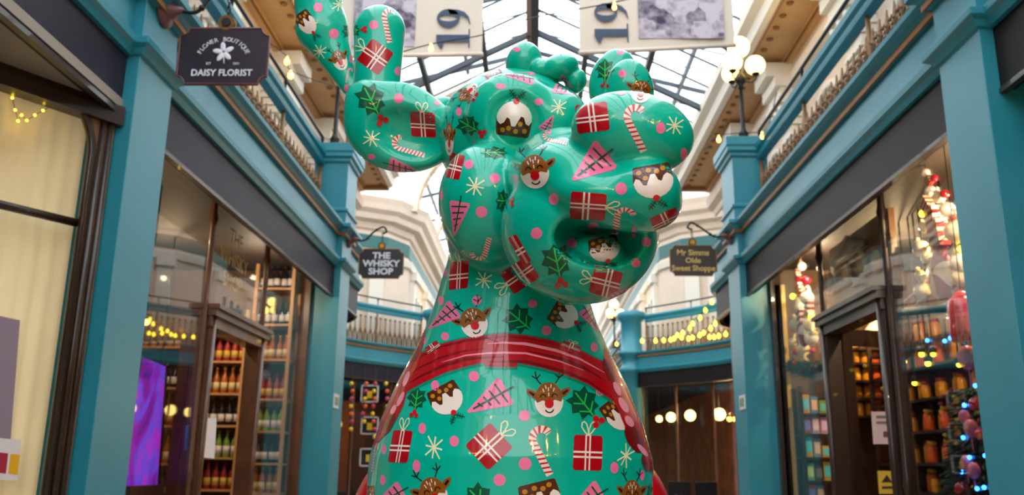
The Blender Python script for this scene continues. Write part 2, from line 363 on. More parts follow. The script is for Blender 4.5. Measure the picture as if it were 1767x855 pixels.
# roof ---------------------------------------------------------------------------------
EZ, RZ, EX = 6.45 + E, 8.05 + E, 3.15
def roof(y0, y1, ez, rz, ex, tagn):
    for s in (-1, 1):
        g = BM(); vs = [g.verts.new(v) for v in ((s * ex, y0, ez + .06), (0, y0, rz + .06), (0, y1, rz + .06), (s * ex, y1, ez + .06))]; g.faces.new(vs)
        o = struct(obj('roof_glass', g, M_roofglass)); o['kind'] = 'structure'
    g = BM()
    for s in (-1, 1):
        y = y0; i = 0
        while y <= y1 + .01:
            big = i % 3 == 0; r_ = .045 if big else .014
            A = Vector((s * ex, y, ez)); B = Vector((0, y, rz)); d = (B - A).normalized(); n = Vector((-d.z, 0, d.x)) * (1 if s < 0 else -1)
            hh = .10 if big else .03
            vs = []
            for P_ in (A, B):
                for (dy, dn) in ((-r_, 0), (r_, 0), (r_, hh), (-r_, hh)): vs.append(g.verts.new(P_ + Vector((0, dy, 0)) - n * dn * (1 if n.z > 0 else -1)))
            for f in ((0, 1, 2, 3), (7, 6, 5, 4), (0, 4, 5, 1), (1, 5, 6, 2), (2, 6, 7, 3), (3, 7, 4, 0)): g.faces.new([vs[k] for k in f])
            y += STEP; i += 1
        for t in (.36, .70):
            x = s * ex * (1 - t); z = ez + (rz - ez) * t; box(g, (x - .045, y0, z - .13), (x + .045, y1, z))
    struct(obj('beam_1', g, M_bar))
    g = BM(); box(g, (-.07, y0, rz - .2), (.07, y1, rz + .02)); struct(obj('beam_2', g, M_bar))
    g = BM(); box(g, (-.16, y0, rz - .16), (-.07, y1, rz - .06)); struct(obj('beam_3', g, mat('ridge board', srgb(180, 150, 140), .6)))
STEP = .8
roof(-6.6, 18.7, EZ, RZ, EX, 'near')
STEP = 1.1
roof(18.8, 44, 9.6 + E, 11.2 + E, 6.2, 'far')
# end arches of the near roof and ribs of the far one
for k, y in enumerate((18.75, 23.0, 27.5, 32, 36.5, 41)):
    g = BM(); R0 = 3.2 if k else 3.2; zc = (6.75 if k else 6.3) + E; n = 22
    for i in range(n):
        a0_, a1_ = PI * i / n, PI * (i + 1) / n
        for r0, r1, w_ in ((R0, R0 + .28, .22),):
            v = [Vector((r * math.cos(a), y + dy, zc + r * math.sin(a) * .8)) for dy in (-w_, w_) for (r, a) in ((r0, a0_), (r1, a0_), (r1, a1_), (r0, a1_))]
            vs = [g.verts.new(p) for p in v]
            for f in ((0, 1, 2, 3), (7, 6, 5, 4), (0, 4, 5, 1), (1, 5, 6, 2), (2, 6, 7, 3), (3, 7, 4, 0)): g.faces.new([vs[q] for q in f])
    struct(obj('beam_%d' % (4 + k), g, M_cream))
    if k:
        g = BM()
        for i in range(n):
            a0_, a1_ = PI * (i + .1) / n, PI * (i + .9) / n
            vs = [g.verts.new(Vector(((R0 - .006) * math.cos(a), y + dy, zc + (R0 - .006) * math.sin(a) * .8))) for (dy, a) in ((-.15, a0_), (.15, a0_), (.15, a1_), (-.15, a1_))]; g.faces.new(vs)
        struct(obj('trim_%d' % (30 + k), g, M_soff))
# walls above the far cornice carrying the ribs (lunettes, pale)
for s in (-1, 1):
    g = BM(); farp = [(s * x, y) for x, y in [(4.05, 18.8), (6.3, 18.9), (6.2, 20.2), (5.3, 21.9), (3.95, 22.7), (3.6, 23.6), (3.6, 46)]]
    sweep(g, farp, [(0, 6.9 + E), (0, 7.9 + E), (-.2, 7.9 + E), (-.2, 6.9 + E)], side=s); struct(obj('wall_upper_' + ('left' if s < 0 else 'right'), g, M_white))
g = BM(); box(g, (-6.3, 46, 0), (6.3, 46.3, 6.2)); struct(obj('wall_back', g, M_cream))


g = BM(); box(g, (-6.3, -7.3, 0), (6.3, -7.05, 4.1)); struct(obj('wall_light_block', g, M_cream))  # end wall added out of view, blocking low light from behind the viewer
# ================================================================== shops
GX = {-1: 2.83, 1: 2.90}                    # glass line of the shopfronts
M_lamp = mat('warm lamp globe', srgb(255, 226, 150), .3, emit=3.2, ecol=srgb(255, 218, 120))
M_bulb = mat('yellow bulb', srgb(255, 220, 90), .3, emit=4.5, ecol=srgb(255, 214, 50))
M_bulb2 = mat('orange bulb', srgb(255, 180, 80), .3, emit=6, ecol=srgb(255, 176, 70))
M_blue = mat('blue bulb', srgb(60, 130, 255), .3, emit=8, ecol=srgb(40, 120, 255))
M_paper = mat('white paper', srgb(220, 212, 214), .6)
def col(name, r, g, b, rough=.4, **k): return mat(name, srgb(r, g, b), rough, **k)
def bxs(g, s, x0, x1, y0, y1, z0, z1): box(g, (min(s * x0, s * x1), y0, z0), (max(s * x0, s * x1), y1, z1)); return g
def light(name, loc, power, col_, r=.03):
    l = bpy.data.lights.new(name, 'POINT'); l.energy = power; l.color = col_; l.shadow_soft_size = r; l.specular_factor = 0
    o = bpy.data.objects.new(name, l); C.objects.link(o); o.location = loc; return o
bays = {(-1, 0): (-.9, 4.87), (-1, 1): (5.36, 10.68), (1, 0): (-1.0, 4.53), (1, 1): (5.02, 10.42)}
for s in (-1, 1):
    nm = 'left' if s < 0 else 'right'; gx = GX[s]
    # ceiling over the shops, back walls and party walls
    g = BM(); bxs(g, s, A0[s] + .10, 6.2, -7, 12.3, 2.385 + E, 2.428 + E); struct(obj('ceiling_shop_' + nm, g, M_dark))
    g = BM(); bxs(g, s, 5.6, 5.8, -7, 12.3, 0, 2.44 + E); struct(obj('wall_shop_back_' + nm, g, mat('shop back wall', srgb(84, 60, 42), .7, noise=.2)))
    for k, (y0, y1) in enumerate([NEAR[s], FAR[s]]):
        g = BM(); bxs(g, s, A0[s] + .40, 5.6, y0 + .1, y1 - .1, 0, 2.44 + E); struct(obj('wall_party_' + nm, g, mat('party wall', srgb(96, 66, 44), .7)))
    g = BM(); bxs(g, s, A0[s] + .42, 5.6, 12.2, 12.35, 0, 2.44 + E); bxs(g, s, A0[s] + .42, 5.6, -7.1, -7, 0, 2.44 + E); struct(obj('wall_end_' + nm, g, M_dark))
    # the piece of front between the far pilaster and the rotunda, and the bay behind the camera
    g = BM(); bxs(g, s, gx - .2, gx - .12, FAR[s][1], 11.95, 0, 2.44 + E); bxs(g, s, gx, gx + .1, -7, -1.4, 0, 2.44 + E); struct(obj('wall_light_block_' + nm, g, M_dwood))
# rounded shop corners and the rotunda fronts
for s in (-1, 1):
    nm = 'left' if s < 0 else 'right'; pth = side_path(s)
    i1 = next(i for i, p in enumerate(pth) if p[1] > 11.8); rp = pth[i1:]
    g = BM(); sweep(g, rp, [(-.22, .55), (-.20, .55), (-.20, 2.05 + E), (-.22, 2.05 + E)], side=s); o = struct(obj('window_3_' + nm, g, M_glass))
    g = BM(); sweep(g, rp, [(-.3, 0), (-.1, 0), (-.1, .5), (-.14, .55), (-.3, .55)], side=s); struct(obj('trim_13_' + nm, g, M_dwood))
    g = BM(); sweep(g, rp, [(-2.2, 0), (-2.1, 0), (-2.1, 2.4 + E), (-2.2, 2.4 + E)], side=s) if False else None
    P = [Vector(p) for p in rp]; L = [0]
    for a_, b_ in zip(P, P[1:]): L.append(L[-1] + (b_ - a_).length)
    def at(d, off):
        for i in range(1, len(P)):
            if d <= L[i] + 1e-6:
                t = (d - L[i - 1]) / (L[i] - L[i - 1]); e = (P[i] - P[i - 1]).normalized(); n = Vector((-e.y, e.x)) * s; return P[i - 1].lerp(P[i], t) + n * off, e
    g = BM(); d = .15
    while d < min(L[-1], 24):
        p, e = at(d, -.2); lathe(g, [(.045, .5), (.05, .6), (.03, .65), (.03, 3.2), (.05, 3.3), (.05, 3.42)], (p.x, p.y, 0), 8); d += 1.15
    struct(obj('window_4_%s_frame' % nm, g, M_wood))
    # interior of the rotunda shops
    g = BM(); out = [(s * x, y) for x, y in [(4.6, 12.3), (7.2, 13.2), (8.2, 17.9), (7.4, 22.5), (5.6, 25.0), (5.2, 46)]]
    sweep(g, out, [(0, 0), (0, 2.5 + E), (-.2, 2.5 + E), (-.2, 0)], side=s)
    struct(obj('wall_rotunda_' + nm, g, mat('warm brick wall', srgb(170, 96, 36), .7, noise=.4, nscale=2.5) if s > 0 else mat('navy wall', srgb(24, 34, 50), .7)))
for s in (-1, 1):
    pth = side_path(s); i1 = next(i for i, p in enumerate(pth) if p[1] > 12.25); g = BM(); sweep(g, pth[i1:], [(-.3, 2.39 + E), (-.3, 2.425 + E), (-3.4, 2.425 + E), (-3.4, 2.39 + E)], side=s); struct(obj('ceiling_rotunda_%s' % ('left' if s < 0 else 'right'), g, M_dark))
# shopfront frames -----------------------------------------------------------------------
def front(s, y0, y1, mull, door, riser=.55, label=''):
    gx = GX[s]; nm = 'left' if s < 0 else 'right'
    g = BM(); m_ = M_wood if s < 0 else M_dwood
    for y in (y0 + .04, y1 - .04): bxs(g, s, gx - .06, gx + .06, y - .05, y + .05, 0, 2.44 + E)
    bxs(g, s, gx - .08, gx + .06, y0, y1, 2.31 + E, 2.39 + E)
    for y in mull:
        lathe(g, [(.05, 0), (.05, .5), (.035, .56), (.026, .7), (.026, 1.2), (.04, 1.24), (.026, 1.3), (.026, 2.02 + E), (.045, 2.1 + E), (.03, 2.16 + E), (.03, 2.36 + E)], (s * gx, y, 0), 10)
    for a_, b_ in zip([y0] + mull, mull + [y1]):
        if door and abs(a_ - door[0]) < .1: continue
        bxs(g, s, gx - .06, gx + .06, a_, b_, 0, riser); bxs(g, s, gx - .09, gx + .08, a_, b_, riser, riser + .06)
    struct(obj('window_5_%s_frame' % nm, g, m_))
    k = 0
    for a_, b_ in zip([y0] + mull, mull + [y1]):
        isd = door and abs(a_ - door[0]) < .1
        g = BM(); bxs(g, s, gx - .006, gx + .006, a_ + .03, b_ - .03, (door[2] + .1 + E) if isd else riser + .06, 2.34 + E); k += 1
        struct(obj('window_%d_glass_%s' % (5 + k, nm), g, M_glass))
front(-1, 5.36, 10.68, [7.35, 8.95], (7.35, 8.95, 1.25))
front(1, 5.02, 10.42, [7.06, 8.69], (7.06, 8.69, 1.39))
# right bay beside the camera: plain front
g = BM(); bxs(g, 1, 2.9, 3.0, -1.0, 4.53, 0, .6); bxs(g, 1, 2.88, 3.0, 4.40, 4.53, 0, 2.3 + E); bxs(g, 1, 2.88, 3.0, 2.2, 2.32, 0, 2.3 + E); bxs(g, 1, 2.88, 3.0, -1, -.9, 0, 2.3 + E); struct(obj('window_1_right_frame', g, M_dwood))
g = BM(); bxs(g, 1, 2.94, 2.95, -1.0, 4.53, .6, 2.3 + E); struct(obj('window_1_right', g, M_glass))
# door cases ------------------------------------------------------------------------------
def door_case(s, y0, y1, zh, m_, label):
    gx = GX[s]; root = struct(thing('door_1', 'x', 'door', (s * gx, (y0 + y1) / 2, 0))); del root['label']; del root['category']; root.name = 'door_%d' % (1 if s < 0 else 2)
    g = BM()
    for y in (y0 + .10, y1 - .10):
        bxs(g, s, gx - .04, gx + .10, y - .06, y + .06, 0, zh + E); bxs(g, s, gx - .05, gx + .05, y - .035, y + .035, 0, zh + E)
        lathe(g, [(.03, 0), (.03, zh + E)], (s * (gx - .05), y, 0), 8)
    part('door_frame', g, m_, root)
    g = BM(); bxs(g, s, gx - .06, gx + .12, y0 + .03, y1 - .03, zh + E - .10, zh + E - .01); bxs(g, s, gx - .10, gx + .12, y0 + .01, y1 - .01, zh + E - .01, zh + E + .05); bxs(g, s, gx - .13, gx + .12, y0, y1, zh + E + .05, zh + E + .09)
    part('door_head', g, m_, root)
    return root
dl = door_case(-1, 7.35, 8.95, 1.25, M_wood, ''); dr = door_case(1, 7.06, 8.69, 1.39, M_dwood, '')
def door_leaf(s, hinge, ang, w_, root, m_, top):
    g = BM(); mx = Matrix.Translation(Vector(hinge)) @ Matrix.Rotation(ang, 4, 'Z')
    for a_ in ((0, 0, .1, .05), (w_ - .1, 0, w_, .05)): box(g, (a_[0], a_[1], .02), (a_[2], a_[3], top), mx)
    for z0, z1 in ((.02, .5), (1.0, 1.1), (top - .16, top)): box(g, (.1, .005, z0), (w_ - .1, .045, z1), mx)
    lf = part('door_leaf', g, m_, root)
    g = BM(); box(g, (.1, .02, .5), (w_ - .1, .028, 1.0), mx); box(g, (.1, .02, 1.1), (w_ - .1, .028, top - .16), mx); gl = part('door_glass', g, M_glass, root)
    g = BM(); box(g, (w_ - .08, -.06, 1.0), (w_ - .05, .0, 1.25), mx); part('handle', g, M_gold, root)
door_leaf(-1, (-2.95, 7.5, 0), PI - .25, .9, dl, M_wood, 1.2 + E); door_leaf(1, (3.0, 8.5, 0), .2, 1.0, dr, M_dwood, 1.34 + E)

# left foreground: splayed arched window with a drawn blind -------------------------------
J = Vector((-2.56, 4.87, 0)); D = Vector((-.545, -.838, 0)).normalized(); NN = Vector((D.y, -D.x, 0)); NN = NN if NN.x > 0 else -NN
def sp(u, v, d=0): return J + D * u + NN * d + Vector((0, 0, v))
ZT = 2.06 + E
def onsplay(px, py):
    r = Vector(sight(px, py)); o0 = Vector((0, 0, E)); t = (J - o0).dot(NN) / r.dot(NN); p = o0 + r * t; return (p - J).dot(D), p.z
GW0, GW1 = .12, 1.42; R_ = (GW1 - GW0) / 2; cu = (GW0 + GW1) / 2
uz = onsplay(45, 119); ztop = uz[1]; cu = max(uz[0], .5); R_ = cu - GW0; GW1 = cu + R_
arcp = [(cu + R_ * math.cos(PI * i / 24), ztop - R_ * .95 + R_ * .95 * math.sin(PI * i / 24)) for i in range(25)]
g = BM()
W1 = GW1 + .12
out = [(W1, .5), (W1, ZT)] + [(0, ZT), (0, .5)]
# spandrel board with an arched opening: built as strips between the arch and the head
sprz = ztop - R_ * .95
for i in range(24):
    (u0, v0), (u1, v1) = arcp[i], arcp[i + 1]
    vs = [g.verts.new(sp(u, v, d)) for d in (0, .05) for u, v in ((u0, v0), (u1, v1), (u1, ZT), (u0, ZT))]
    for f in ((0, 1, 2, 3), (7, 6, 5, 4), (0, 4, 5, 1), (2, 6, 7, 3)): g.faces.new([vs[k] for k in f])
for u0, u1 in ((0, GW0), (GW1, W1)): prism(g, [(u0, .5), (u1, .5), (u1, ZT), (u0, ZT)], lambda u, v, d: sp(u, v, d), 0, .05)
struct(obj('window_1_left_frame', g, mat('bronze spandrel', srgb(120, 82, 46), .4, noise=.3, nscale=3, coat=.2)))
g = BM()
tube(g, [sp(GW1, .55, .05), sp(GW1, sprz, .05)] + [sp(u, v, .05) for u, v in arcp[1:-1]] + [sp(GW0, sprz, .05), sp(GW0, .55, .05)], .022, 8)
for u in (.03, .075): tube(g, [sp(u, .5, .055), sp(u, ZT - .1, .055)], .018, 8)
prism(g, [(-.03, ZT - .1), (W1, ZT - .1), (W1, ZT + .02), (-.03, ZT + .02)], lambda u, v, d: sp(u, v, d), -.02, .09)
prism(g, [(0, 0), (W1, 0), (W1, .55), (0, .55)], lambda u, v, d: sp(u, v, d), -.02, .08)
bar = onsplay(155, 392); tube(g, [sp(GW0, bar[1], .02), sp(GW1, bar[1], .02)], .025, 8)
struct(obj('window_1_left_bars', g, M_dwood))
g = BM(); prism(g, [(GW0, .55)] + [(u, v) for u, v in arcp[::-1]] + [(GW1, .55)], lambda u, v, d: sp(u, v, d), .01, .016); struct(obj('window_1_left', g, M_glass))
g = BM(); prism(g, [(W1, 0), (W1 + 1.2, 0), (W1 + 1.2, 2.4 + E), (W1, 2.4 + E)], lambda u, v, d: sp(u, v, d), -.02, .05); bxs(g, -1, 2.5, 4.4, 2.0, 4.87, 2.08 + E, 2.14 + E); struct(obj('wall_splay_left', g, mat('soffit grey', srgb(150, 140, 130), .6)))
g = BM(); prism(g, [(0, ZT), (W1 + 1.2, ZT), (W1 + 1.2, 2.44 + E), (0, 2.44 + E)], lambda u, v, d: sp(u, v, d), 0, .03); struct(obj('wall_splay_head_left', g, M_dwood))
# blind with soft folds
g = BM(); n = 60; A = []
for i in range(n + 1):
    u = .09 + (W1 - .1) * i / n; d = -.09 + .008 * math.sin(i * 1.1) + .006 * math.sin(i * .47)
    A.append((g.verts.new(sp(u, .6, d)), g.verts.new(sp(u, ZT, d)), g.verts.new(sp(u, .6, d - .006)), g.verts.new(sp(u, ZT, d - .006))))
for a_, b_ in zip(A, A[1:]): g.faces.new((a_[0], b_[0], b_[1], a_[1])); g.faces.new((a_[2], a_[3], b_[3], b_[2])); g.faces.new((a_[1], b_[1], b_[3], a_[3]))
bl = obj('window_blind', g, mat('glowing cream blind', srgb(240, 216, 172), .8, noise=.05, nscale=3, emit=.13, ecol=srgb(250, 222, 165)), smooth=True); tag(bl, 'cream fabric blind drawn down inside the arched window', 'blind')  # faint glow in the fabric stands in for a lit room behind
def splay_rect(name, pts, m_, d0, d1, label, cat):
    uv = [onsplay(*p) for p in pts]; g = BM(); prism(g, uv, lambda u, v, d: sp(u, v, d), d0, d1); o = obj(name, g, m_)
    if label: tag(o, label, cat)
    return o
splay_rect('noticeboard', [(-60, 530), (42, 552), (25, 770), (-80, 770)], col('lilac board', 172, 150, 170), -.055, -.045, 'plain lilac board standing behind the arched window glass', 'panel')
lf = thing('leaflet', 'white leaflet with two small pictures taped low on the arched window', 'leaflet', sp(.3, 1.4, .0))
def lp(nm_, pts, m_, d0, d1): uv = [onsplay(*p) for p in pts]; g = BM(); prism(g, uv, lambda u, v, d: sp(u, v, d), d0, d1); return part(nm_, g, m_, lf)
lp('sheet', [(-60, 752), (33, 760), (27, 830), (-66, 825)], M_paper, .0165, .018); lp('picture', [(-6, 781), (11, 783), (7, 818), (-10, 816)], col('red print', 170, 40, 60), .018, .019)
lp('picture', [(15, 784), (31, 785), (27, 820), (11, 818)], col('yellow print', 230, 170, 30), .018, .019)
fl = thing('reflection_lights', 'warm bulb string standing in for reflected lights in the arched window top', 'string lights', sp(.6, 3.0, -.04))  # bulbs stand in for distant lights mirrored in the glass
pts = [(10, 120), (22, 140), (26, 167), (31, 188), (36, 207), (42, 197), (51, 206), (65, 197), (79, 189), (99, 178), (112, 165)]
uvs = [onsplay(*p) for p in pts]; g = BM(); tube(g, [sp(u, v, -.03) for u, v in uvs], .002, 5); part('wire', g, M_gold, fl)
for u, v in uvs[1:-1]: g = BM(); ball(g, sp(u, v, -.03), .008, 8); part('bulb', g, M_bulb, fl)

# ------------------------------------------------------------------ hanging signs
def hanging_sign(name, px, Y, X, m_board, lines, label, pxX, s, rim=None):
    root = thing(name, label, 'sign', (X, Y, 2.54 + E)); W_, H_ = .29, .195; c = .055
    o = []
    for (sx, sy) in ((1, 1), (-1, 1), (-1, -1), (1, -1)):
        for t in range(5):
            a = PI / 2 * t / 4; (du, dv) = (c * math.sin(a), c * math.cos(a)) if sx * sy > 0 else (c * math.cos(a), c * math.sin(a))
            o.append((sx * (W_ - c + c - (c - c * 0) + 0), 0)) if False else None
    def corner(sx, sy, rev):
        q = [(sx * (W_ - c * math.sin(PI / 2 * t / 5)), sy * (H_ - c * math.cos(PI / 2 * t / 5))) for t in range(6)]
        return q[::-1] if rev else q
    o = corner(1, 1, False) + corner(-1, 1, True) + corner(-1, -1, False) + corner(1, -1, True)
    o = [p for p in o]
    g = BM(); prism(g, o, lambda u, v, d: Vector((X + u, Y + d, 2.54 + E + v)), -.015, .015); b = part('board', g, m_board, root, bevel=.003)
    g = BM(); tube(g, [(X + u, Y - .016, 2.54 + E + v) for u, v in o], .006, 6, closed=True); part('rim', g, rim or M_gold, root)
    g = BM(); lathe(g, [(.055, -.02), (.055, .02), (.04, .024), (.035, .02), (.03, .02)], (X, Y, 2.54 + E + .235), 20, 'Y'); part('medallion', g, mat('old brass', srgb(110, 80, 44), .4, metal=.5), root)
    g = BM(); lathe(g, [(.03, -.03), (.03, -.02)], (X, Y, 2.54 + E + .235), 16, 'Y'); part('medallion_disc', g, M_black if 'florist' in label or 'flower' in label else mat('brass face', srgb(190, 140, 50), .4, metal=.5), root)
    g = BM()
    for k in range(4):
        zc = 2.54 + E + .30 + k * .035
        tube(g, [(X + .012 * math.cos(a) * (1 if k % 2 else 0), Y + .012 * math.cos(a) * (0 if k % 2 else 1), zc + .022 * math.sin(a)) for a in np.linspace(0, 2 * PI, 9)[:-1]], .004, 5, closed=True)
    part('chain', g, M_black, root)
    for (txt, sz, du, dv, m_, bold, sx) in lines: text_mesh('lettering', txt, sz, m_, root, (du, -.0165, dv), (PI / 2, 0, 0), .002, sx=sx, bold=bold)
    return root
def bracket(s, Xs, Y, label, group=None, arm=True, tex=M_black):
    a = A0[s]; root = thing('sign_bracket', label, 'bracket', (s * a, Y, 2.87 + E), group)
    g = BM(); lathe(g, [(.115, 0), (.115, .02), (.10, .035), (.06, .045), (.055, .07), (.03, .09), (.02, .13)][::1], (0, 0, 0), 22, 'X')
    for v in g.verts: v.co = Vector((s * (a + .0) - s * v.co.x, Y + v.co.y, 2.87 + E + v.co.z))
    part('wall_plate', g, mat('dull maroon iron', srgb(110, 70, 72), .5), root)
    if arm:
        pts = catmull([Vector((s * (a - .1), Y, 2.87 + E)), Vector((s * (a - .22), Y, 2.86 + E)), Vector((s * (abs(Xs) + .12), Y, 2.97 + E)), Vector((Xs, Y, 3.04 + E)), Vector((Xs - s * .05, Y, 2.98 + E)), Vector((Xs, Y, 2.945 + E))], 6)
        g = BM(); tube(g, pts, .013, 8); ball(g, pts[8], .022, 8); ball(g, pts[14], .02, 8); part('arm', g, tex, root)
    return root
M_pl = col('aubergine board', 40, 30, 44, .3); M_blk = col('black board', 34, 32, 36, .3); M_brd = col('umber board', 58, 42, 34, .35)
M_let = col('white letters', 225, 225, 235, .4); M_glet = col('gilt letters', 214, 178, 96, .4)
fs = hanging_sign('hanging_sign', None, 5.1, -2.0, M_pl, [('DAISY FLORIST', .062, 0, -.12, M_let, .0012, .95), ('EST', .022, -.09, -.055, M_let, 0, 1), ('2021', .022, .09, -.055, M_let, 0, 1)], 'aubergine hanging sign of the florist with a white flower emblem', None, -1, mat('copper rim', srgb(110, 60, 50), .4))
arcw = 'FLOWER BOUTIQUE'
for i, ch in enumerate(arcw):
    a = math.radians(158 - 136 * i / (len(arcw) - 1)); 
    if ch != ' ': t = text_mesh('lettering', ch, .042, M_let, fs, (.165 * math.cos(a), -.0165, -.03 + .145 * math.sin(a)), (PI / 2, 0, 0), .002); t.rotation_euler = (PI / 2, -(a - PI / 2), 0)
g = BM()
for k in range(5):
    a = PI / 2 + k * 2 * PI / 5 + .15; c = Vector((math.cos(a) * .038, 0, math.sin(a) * .038 + .025)); m_ = Matrix.Rotation(-a, 4, 'Y')
    n0 = len(g.verts); ball(g, (0, 0, 0), 1, 12, sc=(.034, .004, .017)); g.verts.ensure_lookup_table()
    for v in g.verts[n0:]: v.co = m_ @ v.co + c
tube(g, [(0, 0, .01), (.008, 0, -.03), (.012, 0, -.055)], .004, 5)
bmesh.ops.translate(g, verts=g.verts[:], vec=(-2.0, 5.1 - .019, 2.54 + E)); part('flower_emblem', g, M_let, fs)
ws = hanging_sign('hanging_sign', None, 11.0, -1.98, M_blk, [('THE', .115, 0, .105, M_let, .004, 1.1), ('WHISKY', .115, 0, 0, M_let, .004, 1.1), ('SHOP', .115, 0, -.105, M_let, .004, 1.1)], 'black hanging sign reading whisky in white capitals with gilt rim', None, -1)
ss = hanging_sign('hanging_sign', None, 10.72, 2.0, M_brd, [('Mr Simms', .10, 0, .10, M_glet, .002, 1), ('Olde', .095, .0, .0, M_glet, .002, 1), ('Sweet Shoppe', .10, 0, -.10, M_glet, .002, .95)], 'brown hanging sign of the sweet shop with gilt old style lettering', None, 1)
bracket(-1, -2.0, 5.1, 'iron sign bracket with maroon disc holding the florist sign'); bracket(-1, -1.98, 11.0, 'iron sign bracket holding the black whisky sign'); bracket(1, 2.0, 10.72, 'iron sign bracket holding the brown sweet shop sign')
bracket(1, 2.0, 4.74, 'empty round maroon sign plate on the foreground blue pilaster', arm=False)

# ------------------------------------------------------------------ lamps
def lamp_post(s, X, Y, zb, h, label, sc=1.0, seg=20):
    root = thing('lamp_post', label, 'lamp', (X, Y, zb)); g = BM()
    lathe(g, [(.085, 0), (.085, .03), (.06, .05), (.06, .16), (.07, .18), (.045, .22), (.03, .26), (.026, .6), (.022, h - .15), (.04, h - .14), (.03, h - .1), (.06, h - .06), (.075, h), (.05, h + .06), (.02, h + .1), (.015, h + .28), (.05, h + .30), (.05, h + .33)], (X, Y, zb), 14)
    part('post', g, M_black, root)
    for k, a in enumerate((-.3, 1.9, 4.0)):
        dx, dy = math.cos(a) * .2, math.sin(a) * .2; 
        g = BM(); tube(g, catmull([Vector((X, Y, zb + h)), Vector((X + dx * .6, Y + dy * .6, zb + h - .06)), Vector((X + dx, Y + dy, zb + h - .02)), Vector((X + dx, Y + dy, zb + h + .03))], 4), .012, 6)
        lathe(g, [(.03, 0), (.055, .03), (.05, .05)], (X + dx, Y + dy, zb + h + .02), 10); part('lamp_arm', g, M_black, root)
        g = BM(); ball(g, (X + dx, Y + dy, zb + h + .05 + .12), .13, seg); part('globe', g, M_lamp, root, smooth=True)
    g = BM(); ball(g, (X, Y, zb + h + .33 + .13), .145, seg); part('globe', g, M_lamp, root, smooth=True)
    return root
lamp_post(1, 2.72, 10.72, 4.06 + E, .96, 'black lamp post with glowing globes on the blue pedestal above the sweet shop sign')
lamp_post(-1, -2.68, 10.95, 4.06 + E, 1.25, 'black lamp post on the blue pedestal above the whisky sign, top behind an antler')
lamp_post(1, 2.48, 26.6, 3.55 + E, .9, 'distant lamp post with pale globes beyond the rotunda to the right', seg=12)
lamp_post(-1, -2.48, 26.6, 3.55 + E, .9, 'distant lamp post glowing beside the left edge of the statue neck', seg=12)
